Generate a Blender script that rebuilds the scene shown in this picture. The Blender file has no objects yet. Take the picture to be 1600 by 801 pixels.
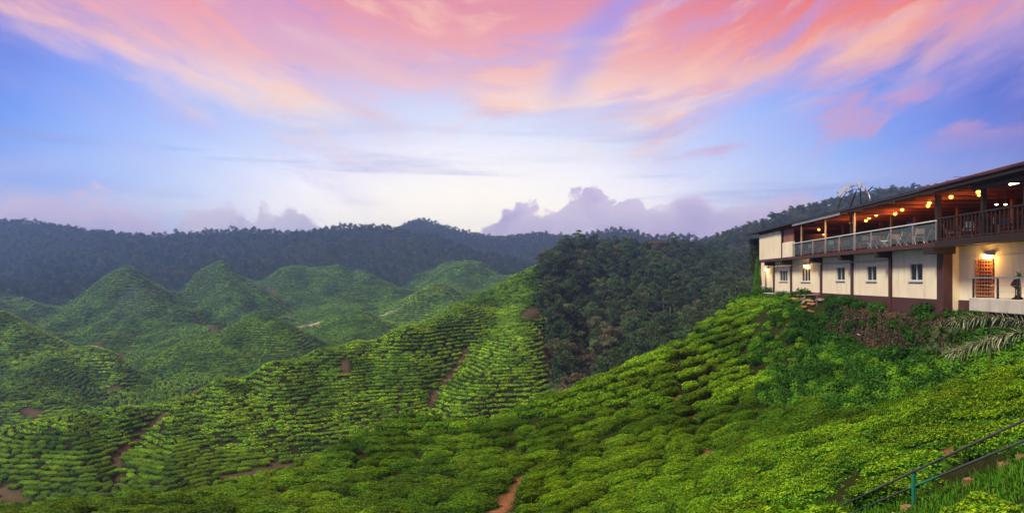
import bpy, bmesh, math, random
import numpy as np
from mathutils import Vector, Matrix, Euler
R = math.radians
rng = np.random.default_rng(7)
random.seed(7)
sc = bpy.context.scene
COL = sc.collection

# ------------------------------------------------------------------ camera
FPX, CX, HV = 1000.0, 800.0, 436.0          # focal length in photo pixels, centre column, horizon row
cam_d = bpy.data.cameras.new("camera"); cam = bpy.data.objects.new("camera", cam_d); COL.objects.link(cam)
cam_d.sensor_width = 36.0; cam_d.lens = 36.0 * FPX / 1600.0
cam_d.shift_y = (HV - 400.5) / 1600.0
cam_d.clip_start = 0.1; cam_d.clip_end = 9000
cam.location = (0, 0, 0); cam.rotation_euler = (R(90), 0, 0)
sc.camera = cam

def lin(c):
    if isinstance(c, str):
        c = [int(c[i:i+2], 16) / 255 for i in (0, 2, 4)]
    return tuple((x / 12.92 if x <= 0.04045 else ((x + 0.055) / 1.055) ** 2.4) for x in c)

# ------------------------------------------------------------------ node helper
class NG:
    """small helper to write node trees as expressions"""
    def __init__(self, nt): self.nt = nt
    def n(self, t, **kw):
        nd = self.nt.nodes.new(t)
        for k, v in kw.items(): setattr(nd, k, v)
        return nd
    def put(self, sock, v):
        if v is None: return
        if hasattr(v, 'is_output'): self.nt.links.new(v, sock)
        elif isinstance(v, (tuple, list)) and len(v) == 3 and sock.type == 'RGBA': sock.default_value = (*v, 1)
        else: sock.default_value = v
    def m(self, op, a, b=None, c=None, clamp=False):
        nd = self.n('ShaderNodeMath', operation=op, use_clamp=clamp)
        self.put(nd.inputs[0], a); self.put(nd.inputs[1], b); self.put(nd.inputs[2], c)
        return nd.outputs[0]
    def add(self, a, b): return self.m('ADD', a, b)
    def sub(self, a, b): return self.m('SUBTRACT', a, b)
    def mul(self, a, b): return self.m('MULTIPLY', a, b)
    def comb(self, x, y, z):
        nd = self.n('ShaderNodeCombineXYZ')
        for i, v in enumerate((x, y, z)): self.put(nd.inputs[i], v)
        return nd.outputs[0]
    def smooth(self, x, lo, hi, a=0.0, b=1.0):
        nd = self.n('ShaderNodeMapRange', interpolation_type='SMOOTHSTEP')
        for i, v in enumerate((x, lo, hi, a, b)): self.put(nd.inputs[i], v)
        return nd.outputs[0]
    def noise(self, vec, scale, detail=4, rough=0.5, dist=0.0, col=False):
        nd = self.n('ShaderNodeTexNoise')
        self.put(nd.inputs['Vector'], vec); self.put(nd.inputs['Scale'], scale); self.put(nd.inputs['Detail'], detail)
        self.put(nd.inputs['Roughness'], rough); self.put(nd.inputs['Distortion'], dist)
        return nd.outputs['Color' if col else 'Fac']
    def mix(self, f, a, b, blend='MIX'):
        nd = self.n('ShaderNodeMix', data_type='RGBA', blend_type=blend)
        self.put(nd.inputs[0], f); self.put(nd.inputs[6], a); self.put(nd.inputs[7], b)
        return nd.outputs[2]
    def ramp(self, x, stops, interp='LINEAR'):
        nd = self.n('ShaderNodeValToRGB'); cr = nd.color_ramp; cr.interpolation = interp
        while len(cr.elements) < len(stops): cr.elements.new(0.5)
        for e, (p, c) in zip(cr.elements, stops): e.position = p; e.color = (*c, 1)
        self.put(nd.inputs[0], x)
        return nd.outputs[0]
    def curve(self, x, pts):
        """piecewise curve through pts (all values 0..1)"""
        nd = self.n('ShaderNodeFloatCurve'); cv = nd.mapping.curves[0]
        while len(cv.points) < len(pts): cv.points.new(0.5, 0.5)
        for p, (a, b) in zip(cv.points, pts): p.location = (a, b); p.handle_type = 'AUTO_CLAMPED'
        nd.mapping.update(); self.put(nd.inputs['Value'], x)
        return nd.outputs[0]

# ------------------------------------------------------------------ world: dusk sky with lit cirrus and low cumulus
SUN_EL, SUN_AZ = R(47), R(-116)              # soft key light: high, from behind the viewer's left shoulder (azimuth from +Y, clockwise)
world = bpy.data.worlds.new("World"); sc.world = world; world.use_nodes = True
def build_world():
    nt = world.node_tree; nt.nodes.clear(); g = NG(nt)
    out = g.n('ShaderNodeOutputWorld'); bg = g.n('ShaderNodeBackground')
    tc = g.n('ShaderNodeTexCoord'); sep = g.n('ShaderNodeSeparateXYZ'); nt.links.new(tc.outputs['Generated'], sep.inputs[0])
    x, y, z = sep.outputs
    az = g.m('ARCTAN2', x, y)
    hyp = g.m('SQRT', g.add(g.mul(x, x), g.mul(y, y)))
    el = g.m('ARCTAN2', z, hyp)
    elp = g.m('MAXIMUM', el, 0.0)
    # distance from the sunset point, in radians
    daz = g.add(az, 0.06)
    r = g.m('SQRT', g.add(g.mul(daz, daz), g.m('POWER', g.mul(elp, 1.75), 2.0)))
    base = g.ramp(g.m('DIVIDE', r, 1.42), [(0.0, lin('fffbe8')), (0.16, lin('fffaf0')), (0.25, lin('f4f2fa')), (0.33, lin('cfdffc')),
                                        (0.42, lin('9cbffb')), (0.50, lin('6d95ec')), (0.57, lin('4767cc')), (0.68, lin('3449a4')), (1.0, lin('2c4590'))])
    glow = g.mul(g.smooth(el, 0.24, 0.04), g.smooth(g.m('ABSOLUTE', daz), 0.75, 0.10))
    base = g.mix(1.0, base, g.comb(g.m('MULTIPLY_ADD', glow, .60, 1.0), g.m('MULTIPLY_ADD', glow, .50, 1.0), g.m('MULTIPLY_ADD', glow, .30, 1.0)), 'MULTIPLY')
    # warm, then lavender, band just over the hills
    band = g.mul(g.smooth(el, 0.19, 0.03), g.smooth(g.m('ABSOLUTE', daz), 0.22, 0.6))
    bandn = g.noise(g.comb(g.mul(az, 3.0), g.mul(el, 14.0), 3.3), 1.2, 3, 0.5)
    bandcol = g.mix(g.smooth(bandn, 0.40, 0.62), lin('b9b6ec'), lin('f3d7e0'))
    colr = g.mix(g.mul(band, 0.85), base, bandcol)
    # plane coordinates for the high cloud sheet (parallel streaks running away from the viewer)
    zc = g.m('MAXIMUM', z, 0.04)
    qx, qy = g.m('DIVIDE', x, zc), g.m('DIVIDE', y, zc)
    # streaks lie along curves that rise to both sides of the sunset
    warp = g.noise(g.comb(g.mul(az, 3.0), g.mul(el, 4.0), 1.7), 1.0, 3, 0.5)
    p = g.sub(el, g.mul(g.sub(g.m('SQRT', g.add(g.mul(az, az), 0.05)), 0.224), 0.34))
    p = g.add(p, g.mul(g.sub(warp, 0.5), 0.09))
    streak = g.noise(g.comb(g.mul(az, 2.3), g.mul(p, 11.0), 4.1), 1.0, 5, 0.55)
    wisps = g.noise(g.comb(g.mul(az, 6.0), g.mul(p, 20.0), 9.2), 1.1, 7, 0.62)
    azn = g.m('MULTIPLY_ADD', az, 0.5, 0.5, clamp=True)     # -1..1 -> 0..1
    edge = g.mul(g.curve(azn, [(0, .95), (.13, .86), (.165, .67), (.22, .58), (.26, .54), (.31, .51), (.36, .48), (.42, .48), (.47, .475), (.52, .465), (.60, .455),
                               (.64, .475), (.70, .54), (.76, .565), (.80, .545), (.86, .58), (1, .80)]), 0.5)
    dz = g.sub(el, edge)
    dz = g.add(dz, g.mul(g.sub(wisps, 0.5), 0.16))
    dz = g.add(dz, g.mul(g.sub(streak, 0.5), 0.13))
    sheet = g.smooth(dz, -0.05, 0.06)
    holes = g.mul(g.smooth(streak, 0.50, 0.34), g.smooth(el, 0.22, 0.30))
    sheet = g.mul(sheet, g.sub(1.0, g.mul(holes, g.smooth(az, -0.3, 0.4, 0.12, 0.55))))
    ga = g.add(g.mul(g.sub(az, 0.125), 0.78), g.mul(g.sub(el, 0.345), -0.62)); gb = g.add(g.mul(g.sub(az, 0.125), 0.62), g.mul(g.sub(el, 0.345), 0.78))
    gap = g.mul(g.smooth(g.m('ABSOLUTE', g.add(ga, g.mul(g.sub(wisps, .5), .05))), 0.055, 0.0), g.smooth(g.m('ABSOLUTE', gb), 0.14, 0.05))
    sheet = g.mul(sheet, g.sub(1.0, g.mul(gap, 0.6)))
    pink = g.ramp(g.smooth(el, 0.215, 0.42), [(0.0, lin('ffe9cf')), (0.22, lin('fdd3c4')), (0.5, lin('f5b3a4')), (0.8, lin('ef9b96')), (1.0, lin('e48b90'))])
    red = g.ramp(g.smooth(el, 0.22, 0.40), [(0.0, lin('fbdcd4')), (0.35, lin('f6b49c')), (0.7, lin('f28d74')), (1.0, lin('ea6a54'))])
    cc = g.mix(g.smooth(az, 0.08, 0.45), pink, red)
    cc = g.mix(g.mul(g.smooth(wisps, 0.50, 0.66), 0.55), cc, lin('ffc9a4'))
    cc = g.mix(g.mul(g.smooth(wisps, 0.46, 0.30), 0.45), cc, lin('b98fcb'))
    cc = g.mix(g.mul(g.smooth(streak, 0.54, 0.40), g.smooth(az, -0.3, 0.4, 0.30, 0.65)), cc, lin('c39ad0'))
    colr = g.mix(g.mul(gap, .55), colr, lin('9a86dc'))
    veil = g.mul(g.smooth(g.add(dz, g.mul(g.sub(wisps, .5), .20)), -0.17, 0.06), g.smooth(g.m('ABSOLUTE', az), 0.08, 0.32))
    colr = g.mix(g.mul(veil, 0.42), colr, lin('c3a9e2'))
    colr = g.mix(g.mul(sheet, 0.94), colr, cc)
    # small broken rose clouds to the right and a few wisps
    small = g.noise(g.comb(g.mul(az, 7.0), g.mul(g.sub(el, g.mul(az, 0.22)), 19.0), 2.2), 1.0, 5, 0.6)
    reg = g.mul(g.mul(g.smooth(az, 0.16, 0.30), g.smooth(el, 0.15, 0.205)), g.smooth(el, 0.335, 0.27))
    pf = g.mul(g.smooth(small, 0.49, 0.64), reg)
    colr = g.mix(g.mul(pf, 0.6), colr, lin('dc9cb4'))
    # thin grey-violet bars low in the sky
    bars = g.noise(g.comb(g.mul(az, 2.6), g.mul(el, 30.0), 7.7), 1.0, 3, 0.5)
    breg = g.mul(g.smooth(el, 0.08, 0.13), g.smooth(el, 0.26, 0.18))
    colr = g.mix(g.mul(g.mul(g.smooth(bars, 0.54, 0.70), breg), g.smooth(g.m('ABSOLUTE', az), 0.1, 0.5, 0.35, 0.75)), colr, lin('959fd4'))
    # heaped clouds on the horizon: outline height as a function of azimuth
    vv = g.comb(g.add(g.mul(az, 17.0), g.noise(g.comb(g.mul(az, 40.0), g.mul(el, 46.0), 2.0), 1.0, 3, .5)), g.mul(el, 21.0), 5.5)
    def vor(sc_):
        nd = g.n('ShaderNodeTexVoronoi', feature='SMOOTH_F1'); g.put(nd.inputs['Vector'], vv); nd.inputs['Scale'].default_value = sc_; nd.inputs['Smoothness'].default_value = .35
        return nd.outputs['Distance']
    lump = g.sub(1.05, g.add(g.mul(vor(1.0), .75), g.mul(vor(2.7), .45)))
    lump = g.add(lump, g.mul(g.sub(g.noise(g.comb(g.mul(az, 50.0), g.mul(el, 55.0), 8.0), 1.0, 4, .6), .5), .55))
    def heap(pts, colA, colB, alpha, soft, amp, colr, zoff):
        top = g.mul(g.curve(azn, pts), 0.3)
        h = g.add(g.sub(top, el), g.mul(g.sub(lump, 0.5), amp))
        d = g.smooth(h, 0.0, soft)
        sh = g.noise(g.comb(g.mul(az, 13.0), g.mul(el, 17.0), zoff), 1.0, 4, 0.55)
        c = g.mix(g.smooth(g.add(sh, g.mul(h, 1.6)), 0.40, 0.95), colB, colA)
        return g.mix(g.mul(d, alpha), colr, c)
    P = lambda L: [(0, 0)] + [((math.atan((u - 800) / 1000) * 0.5 + 0.5), max(0.0, math.atan((436 - v) / math.hypot(1000, u - 800)) / 0.3)) for u, v in L] + [(1, 0)]
    colr = heap(P([(-250, 330), (-100, 292), (60, 305), (120, 290), (180, 300), (230, 312), (262, 345), (290, 400)]), lin('b5addf'), lin('edd2e2'), 0.85, 0.020, 0.05, colr, 1.0)
    colr = heap(P([(235, 400), (275, 352), (310, 322), (350, 318), (378, 322), (392, 336), (408, 322), (430, 330), (455, 320), (485, 333), (505, 352), (530, 400)]), lin('a9a8dc'), lin('efdfe8'), 1.0, 0.010, 0.032, colr, 2.0)
    colr = heap(P([(700, 420), (745, 362), (775, 335), (815, 314), (850, 320), (880, 300), (912, 288), (945, 300), (965, 314), (988, 298), (1008, 320), (1040, 340), (1075, 400)]), lin('b7a4d2'), lin('efdcea'), 1.0, 0.012, 0.05, colr, 3.0)
    colr = heap(P([(985, 420), (1010, 330), (1045, 304), (1075, 294), (1100, 305), (1135, 318), (1165, 308), (1210, 300), (1270, 300), (1320, 330), (1500, 400)]), lin('c3aed8'), lin('ead4e6'), 0.90, 0.020, 0.034, colr, 4.0)
    # below the horizon the world goes on as dim haze
    colr = g.mix(g.smooth(el, -0.02, -0.12), colr, lin('6d7fa0'))
    # physical dusk sky underneath, faint
    sky = g.n('ShaderNodeTexSky', sky_type='NISHITA', sun_disc=False)
    sky.sun_elevation = SUN_EL; sky.sun_rotation = SUN_AZ
    tot = g.mix(1.0, colr, g.mix(1.0, sky.outputs[0], (0.006, 0.006, 0.006), 'MULTIPLY'), 'ADD')
    nt.links.new(tot, bg.inputs['Color']); bg.inputs['Strength'].default_value = SKY_STRENGTH
    nt.links.new(bg.outputs[0], out.inputs['Surface'])
SKY_STRENGTH = 1.18
build_world()

# ------------------------------------------------------------------ sun (soft, the light of a bright dusk sky overhead)
sl = bpy.data.lights.new("sun", 'SUN'); sl.energy = 5.0; sl.angle = R(12); sl.color = (1.0, 0.95, 0.80)
so = bpy.data.objects.new("sun", sl); COL.objects.link(so); so.location = (0, 0, 60)
sd = Vector((math.sin(SUN_AZ) * math.cos(SUN_EL), math.cos(SUN_AZ) * math.cos(SUN_EL), math.sin(SUN_EL)))
so.rotation_euler = sd.to_track_quat('Z', 'Y').to_euler()

vs = sc.view_settings; sc.display_settings.display_device = 'sRGB'
vs.view_transform = 'Standard'; vs.look = 'None'; vs.exposure = 0.0; vs.gamma = 1.0; vs.use_curve_mapping = False
sc.render.engine = 'CYCLES'
cy = sc.cycles
cy.use_denoising = True; cy.max_bounces = 6; cy.diffuse_bounces = 2; cy.glossy_bounces = 2; cy.transmission_bounces = 4; cy.transparent_max_bounces = 6
cy.volume_bounces = 1; cy.use_adaptive_sampling = True; cy.adaptive_threshold = 0.015
cy.caustics_reflective = False; cy.caustics_refractive = False

# ------------------------------------------------------------------ terrain: one height field through surveyed points
# survey points: (u, v, Y) = photo column, photo row, distance along the view axis in metres
S = []
def sv(L, dv=0.0): S.extend((u, v + dv, Y) for u, v, Y in L)
# crest of the near hillside
NEAR = [(1180, 462, 62), (1140, 487, 56), (1100, 510, 51), (1050, 540, 46), (1000, 567, 43), (950, 588, 41.5), (900, 609, 40), (860, 626, 39), (820, 641, 38), (760, 660, 37.2),
        (715, 667, 37), (680, 660, 38), (650, 656, 38.5), (620, 660, 38), (590, 671, 37.2), (540, 694, 35.5), (480, 724, 34), (400, 749, 32.5), (300, 770, 31), (200, 781, 30), (100, 791, 29), (0, 804, 28),
        (-150, 822, 27), (-320, 840, 26)]
sv(NEAR)
sv([(u, v + 34 + 0.02 * abs(800 - u), Y * 1.13) for u, v, Y in NEAR[1:]])           # falls away behind the crest
sv([(u, v + 95, Y * 1.40) for u, v, Y in NEAR[3:]])
# near slope, seen face on
sv([(1000, 610, 38.5), (1000, 660, 34), (1000, 720, 29.5), (1000, 801, 24), (1000, 900, 18.5),
    (900, 660, 35.6), (900, 720, 31), (900, 801, 25.5), (800, 690, 34.0), (800, 740, 30), (800, 801, 25.6), (800, 900, 19),
    (650, 690, 35.6), (650, 740, 31.2), (650, 801, 26.8), (650, 900, 20), (715, 700, 34), (590, 720, 33), (500, 760, 30.5), (500, 801, 27.5), (500, 900, 21),
    (400, 801, 28), (300, 815, 27), (200, 830, 25.5), (300, 900, 21), (100, 850, 24), (0, 870, 22.5), (0, 950, 18), (-250, 900, 20),
    (1100, 560, 46), (1100, 620, 38.5), (1100, 680, 32), (1100, 730, 26.5), (1100, 770, 20.5), (1100, 801, 18),
    (1200, 480, 60), (1200, 510, 55), (1200, 560, 47), (1200, 610, 39), (1200, 660, 31), (1200, 695, 25), (1200, 730, 20), (1200, 801, 15.5),
    (1260, 480, 51), (1270, 520, 47), (1300, 560, 40), (1300, 610, 31.5), (1300, 655, 24.5), (1300, 690, 19), (1300, 745, 15.5), (1300, 800, 13.2), (1300, 850, 11.8),
    (1350, 545, 38.2), (1400, 560, 33), (1400, 605, 27), (1400, 640, 23.5), (1400, 652, 19.3), (1400, 700, 15), (1400, 750, 12.6), (1400, 806, 10.9), (1400, 870, 9.4),
    (1500, 560, 26.5), (1500, 592, 23.5), (1500, 608, 20), (1500, 650, 15.5), (1500, 700, 12.6), (1500, 763, 10.3), (1500, 850, 8.6),
    (1600, 522, 25), (1600, 550, 23.5), (1600, 568, 21), (1600, 620, 16), (1600, 660, 12.6), (1600, 722, 9.5), (1600, 800, 8), (1600, 880, 7), (1700, 540, 21), (1700, 640, 12.5), (1700, 700, 8.8), (1700, 800, 6.8), (1850, 600, 14), (1850, 720, 8)])
# mid tea hill
MID = [(-300, 712, 92), (-150, 700, 94), (0, 672, 96), (60, 655, 97), (130, 645, 98), (200, 637, 100), (250, 632, 103), (280, 622, 106), (340, 595, 110), (420, 567, 116), (500, 545, 123), (560, 532, 128), (620, 525, 131),
       (680, 513, 136), (730, 505, 142)]
sv(MID)
sv([(u, v + 30, Y * 1.10) for u, v, Y in MID[:13]]); sv([(u, v + 70, Y * 1.28) for u, v, Y in MID[:13]])
sv([(-150, 790, 76), (0, 785, 76), (100, 776, 77), (200, 768, 78), (300, 756, 81), (400, 742, 85), (470, 728, 88), (540, 722, 90), (600, 712, 92), (700, 695, 96), (800, 670, 104),
    (0, 720, 85), (70, 700, 87), (130, 700, 86.5), (180, 715, 86.5), (215, 690, 92), (240, 660, 98), (150, 670, 93), (275, 700, 88.5), (300, 670, 96), (300, 640, 102),
    (400, 700, 91), (400, 650, 100), (400, 600, 110), (500, 690, 94), (500, 640, 103), (500, 590, 114), (580, 680, 97), (580, 630, 107), (580, 575, 119),
    (640, 655, 103), (680, 615, 112), (715, 575, 124), (735, 545, 133), (660, 570, 121), (650, 535, 128),
    (720, 650, 103), (760, 600, 112), (800, 560, 122), (800, 520, 137), (760, 535, 135), (840, 620, 110), (860, 570, 126), (850, 530, 138), (780, 505, 148)])
# upper ridge behind it, up to the forest edge
RID = [(690, 507, 168), (710, 494, 175), (740, 470, 185), (770, 453, 192), (800, 437, 198), (830, 425, 204), (855, 418, 210)]
sv(RID); sv([(u - 14, v + 40, Y * 1.16) for u, v, Y in RID]); sv([(760, 490, 162), (800, 475, 172), (840, 450, 188), (830, 490, 160), (850, 475, 172)])
# valley hills, front group
sv([(-200, 470, 250), (-60, 486, 235), (0, 497, 225), (40, 508, 221), (90, 524, 218), (140, 540, 214), (180, 560, 209), (204, 584, 204), (206, 606, 198),       # bright spur
    (0, 530, 212), (60, 545, 206), (120, 570, 202), (150, 592, 198), (0, 520, 256), (100, 545, 250), (180, 575, 240),
    (-100, 560, 196), (0, 566, 192), (60, 580, 188), (120, 600, 184), (160, 622, 178), (190, 608, 190), (0, 610, 172), (60, 620, 170), (100, 638, 164), (30, 650, 158), (160, 640, 164), (240, 625, 168)])
sv([(400, 494, 255), (370, 502, 252), (330, 520, 246), (280, 542, 238), (240, 562, 230), (215, 585, 220), (440, 500, 256), (480, 518, 254), (515, 537, 250), (400, 530, 236), (340, 560, 222), (300, 590, 206), (250, 610, 190),
    (400, 565, 220), (470, 560, 225), (330, 600, 192), (400, 520, 290), (330, 545, 282), (470, 535, 285)])
sv([(560, 494, 330), (520, 502, 326), (490, 514, 322), (610, 505, 330), (640, 520, 322), (560, 515, 300), (520, 540, 280), (600, 540, 280), (560, 505, 360), (700, 530, 260)])
# pyramid hills
sv([(197, 425, 420), (170, 440, 412), (130, 470, 400), (90, 500, 380), (230, 440, 415), (270, 470, 402), (310, 495, 390), (340, 516, 372), (197, 465, 392), (180, 500, 360), (230, 510, 352), (240, 540, 318), (160, 530, 320), (300, 530, 325), (110, 525, 335),
    (197, 440, 470), (110, 480, 450), (290, 480, 450)])
sv([(340, 418, 480), (310, 433, 474), (275, 460, 460), (375, 430, 476), (410, 452, 465), (450, 480, 445), (475, 503, 410), (340, 455, 450), (340, 490, 410), (390, 490, 410), (430, 505, 380), (350, 515, 360), (340, 432, 540), (270, 470, 520), (420, 465, 530)])
sv([(470, 419, 540), (430, 430, 532), (505, 415, 545), (540, 418, 540), (580, 432, 530), (620, 450, 515), (660, 470, 490), (470, 450, 505), (520, 455, 500), (450, 470, 480), (560, 470, 470), (500, 490, 430), (500, 510, 345), (590, 488, 420), (480, 434, 600), (560, 440, 600), (640, 470, 580)])
sv([(692, 450, 430), (660, 465, 422), (630, 482, 410), (600, 496, 390), (720, 462, 425), (750, 480, 410), (690, 475, 390), (660, 500, 350), (700, 502, 340), (630, 510, 345), (700, 462, 480), (640, 478, 470)])
sv([(740, 435, 560), (705, 428, 580), (770, 445, 560), (800, 440, 570), (740, 450, 530), (30, 480, 400), (60, 500, 370), (0, 472, 410), (-100, 460, 430), (20, 505, 330), (-120, 490, 330), (800, 455, 480), (850, 450, 450)])
# forested ranges (ground under the trees)
TL = 10.0
F1 = [(-400, 340, 900), (-200, 336, 900), (-60, 337, 900), (0, 340, 900), (60, 340, 900), (110, 349, 890), (170, 356, 880), (250, 363, 870), (330, 357, 870), (400, 352, 870), (450, 352, 870), (500, 350, 870),
      (560, 348, 870), (620, 347, 860), (660, 357, 850), (700, 374, 835), (750, 392, 815), (800, 408, 790), (840, 418, 770)]
sv([(u, v + TL * 1000 / Y, Y) for u, v, Y in F1])
sv([(u, v + 16 + TL * 1000 / Y, Y + 90) for u, v, Y in F1])
sv([(-200, 400, 720), (-60, 405, 700), (0, 408, 700), (100, 410, 690), (200, 405, 680), (300, 400, 700), (400, 398, 710), (500, 395, 715), (580, 388, 740), (640, 405, 700), (700, 420, 660),
    (0, 450, 520), (80, 455, 510), (140, 445, 540), (260, 440, 560), (390, 425, 600), (-150, 445, 530)])
F2 = [(560, 372, 1150), (610, 356, 1150), (650, 336, 1160), (690, 348, 1150), (740, 363, 1130), (785, 366, 1110), (830, 358, 1100), (870, 357, 1090), (905, 368, 1080), (950, 385, 1070)]
sv([(u, v + TL * 1000 / Y, Y) for u, v, Y in F2]); sv([(u, v + 26, Y + 160) for u, v, Y in F2]); sv([(640, 395, 1000), (760, 410, 960), (860, 395, 980)])
F3 = [(850, 385, 900), (885, 371, 900), (920, 358, 900), (960, 352, 900), (1000, 358, 890), (1060, 372, 880), (1110, 380, 870)]
sv([(u, v + TL * 1000 / Y, Y) for u, v, Y in F3]); sv([(900, 400, 800), (980, 400, 780), (1060, 408, 760)])
F4 = [(1060, 384, 470), (1100, 370, 500), (1160, 353, 520), (1200, 336, 540), (1260, 312, 550), (1320, 296, 560), (1380, 287, 560), (1440, 283, 560), (1520, 278, 560), (1620, 280, 560), (1800, 290, 540)]
sv([(u, v + 10.0 * 1000 / Y, Y) for u, v, Y in F4]); sv([(u, v + 50, Y + 90) for u, v, Y in F4]); sv([(u, v + 150, Y + 500) for u, v, Y in F4])
sv([(1100, 410, 400), (1160, 410, 390), (1200, 400, 400), (1300, 390, 400), (1450, 390, 380), (1600, 390, 360), (1180, 450, 260), (1300, 445, 240), (1450, 445, 220), (1600, 445, 200),
    (1160, 470, 225), (1180, 500, 150), (1300, 480, 130), (1450, 475, 110), (1600, 470, 100)])
F5 = [(868, 396, 232), (890, 380, 240), (940, 376, 252), (990, 380, 265), (1040, 384, 285), (1080, 388, 320)]
sv([(u, v + 8.0 * 1000 / Y, Y) for u, v, Y in F5]); sv([(u, v + 60, Y * 1.25) for u, v, Y in F5])
sv([(870, 470, 196), (875, 520, 168), (880, 570, 145), (885, 610, 126), (920, 450, 215), (930, 510, 180), (940, 560, 156), (940, 600, 138), (980, 450, 222), (1000, 500, 188), (1010, 545, 162), (1040, 450, 232),
    (1060, 490, 200), (1060, 525, 172), (1110, 460, 235), (1120, 495, 190), (1150, 480, 215)])
W = []   # world points (x, y, z)
def facade(y, b):   # point b metres outside the restaurant's front
    return 18.3 + 0.092 * y - b
for y in (64, 56, 48, 40, 33, 27, 21, 15): W += [(facade(y, -0.4), y, -1.75), (facade(y, -6), y, -1.7), (facade(y, -13), y, -1.9)]
W += [(0, -8, -1.8), (0, 0, -1.75), (1.5, 3.5, -1.9), (4, 3, -1.6), (4.6, 6.2, -2.35), (-3, 2, -2.4), (-3, 8, -4.6), (-10, 0, -4.5), (9, 0, -1.2), (8, 5, -1.7), (1, 8, -3.9), (2.5, 12, -5.1), (-2, 14, -6.4), (-10, 10, -6.6), (-14, -8, -5), (12, -8, -0.6)]

YO = 4.0
def feat(x, y):
    yp = np.maximum(y + YO, 0.6)
    return np.stack([2.2 * x / np.maximum(yp, 3.0), np.log(yp) * 1.0], -1)
pts = [((u - CX) / FPX * Y, Y, (HV - v) / FPX * Y) for u, v, Y in S] + W
pts = np.array([p for p in pts if p[1] > -YO + 0.7 or True])
pts = pts[pts[:, 1] > -3.2]
PF = feat(pts[:, 0], pts[:, 1]); PV = pts[:, 2] / (pts[:, 1] + YO)
def kern(d2): return 0.5 * d2 * np.log(d2 + 1e-9)
nP = len(PF)
K = kern(((PF[:, None] - PF[None]) ** 2).sum(-1)) + 2.5e-4 * np.eye(nP)
Pm = np.concatenate([np.ones((nP, 1)), PF], 1)
A = np.block([[K, Pm], [Pm.T, np.zeros((3, 3))]])
sol = np.linalg.solve(A, np.concatenate([PV, np.zeros(3)]))
cw, cp = sol[:nP], sol[nP:]
def vnoise(x, y, seed=0):
    xi = np.floor(x).astype(np.int64); yi = np.floor(y).astype(np.int64); fx = x - xi; fy = y - yi
    fx = fx * fx * (3 - 2 * fx); fy = fy * fy * (3 - 2 * fy)
    def h(a, b):
        n = (a * 374761393 + b * 668265263 + seed * 1442695041) & 0x7fffffff
        n = ((n ^ (n >> 13)) * 1274126177) & 0x7fffffff
        return ((n ^ (n >> 16)) & 0xffff) / 65535.0
    return (h(xi, yi) * (1 - fx) + h(xi + 1, yi) * fx) * (1 - fy) + (h(xi, yi + 1) * (1 - fx) + h(xi + 1, yi + 1) * fx) * fy
def fbm(x, y, seed=0, o=4):
    s = np.zeros_like(x, dtype=float); a = 0.5
    for k in range(o): s += a * (vnoise(x * 2 ** k + 17 * k, y * 2 ** k + 5 * k, seed + k) - 0.5); a *= 0.5
    return s
def height_exact(x, y):
    F = feat(x, y); o = np.empty(len(x))
    for i in range(0, len(x), 8000):
        f = F[i:i + 8000]
        d2 = (f ** 2).sum(-1)[:, None] + (PF ** 2).sum(-1)[None] - 2 * f @ PF.T
        o[i:i + 8000] = kern(np.maximum(d2, 0)) @ cw + cp[0] + f @ cp[1:]
    return o * (np.maximum(y, -3.4) + YO)
# fan-shaped grid: fine near the viewer, coarse at the horizon
GS = np.concatenate([np.linspace(-2.2, -1.05, 24)[:-1], np.arange(-1.05, 1.25, 0.0052), np.linspace(1.25, 2.2, 20)[1:]])
GL = np.arange(math.log(1.2), math.log(1420), 0.0135)
gs, gl = np.meshgrid(GS, GL); gy = np.exp(gl) - YO; gx = gs * np.exp(gl)
gz = height_exact(gx.ravel(), gy.ravel()).reshape(gx.shape)
Yp = np.exp(gl)
gz += fbm(gx / 9.0, gy / 9.0, 3, 4) * np.clip((Yp - 20) / 100, 0, 1) * 2.2 * 0.6
gz += fbm(gx / 70.0, gy / 70.0, 11, 4) * np.clip((Yp - 300) / 400, 0, 1) * 22
gz += (0.11 - np.abs(fbm(gx / 34.0 + gy / 90.0, gy / 60.0, 14, 3))) * np.clip((Yp - 150) / 150, 0, 1) * np.clip((900 - Yp) / 300, 0, 1) * 22
gz += fbm(gx / 1.4, gy / 1.4, 21, 2) * 0.10 * np.clip((120 - Yp) / 60, 0, 1)
# the restaurant's levelled shelf and the bank below it
def smst(t): t = np.clip(t, 0, 1); return t * t * (3 - 2 * t)
_b = 18.3 + 0.092 * gy - gx
_zs = np.interp(gy, [20, 27, 31, 40, 46, 52, 62, 66], [-1.9, -2.0, -1.95, -1.8, -1.5, -1.38, -1.55, -1.9])
_db = np.interp(gy, [22, 27, 30, 43, 46.5, 50, 70], [.3, 1.0, 2.1, 2.2, .5, .05, 0])
_pr = _zs - _db * smst((_b - .28) / 1.0) - np.interp(gy, [20, 46, 52, 66], [.10, .22, .30, .42]) * np.maximum(_b - .5, 0)
_w = (1 - smst((_b - 1.4) / 5.2)) * smst((gy - 13) / 6) * smst((72 - gy) / 7) * (1 - smst((-14 - _b) / 8))
gz = gz * (1 - _w) + _pr * _w
def height(x, y):
    x = np.asarray(x, float); y = np.asarray(y, float)
    yp = np.maximum(y + YO, 1.2); l = np.log(yp); s = x / yp
    j = np.clip((l - GL[0]) / 0.0135, 0, len(GL) - 1.001)
    i = np.clip(np.interp(s, GS, np.arange(len(GS))), 0, len(GS) - 1.001)
    j0 = j.astype(int); i0 = i.astype(int); fj = j - j0; fi = i - i0
    return (gz[j0, i0] * (1 - fi) + gz[j0, i0 + 1] * fi) * (1 - fj) + (gz[j0 + 1, i0] * (1 - fi) + gz[j0 + 1, i0 + 1] * fi) * fj
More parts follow.
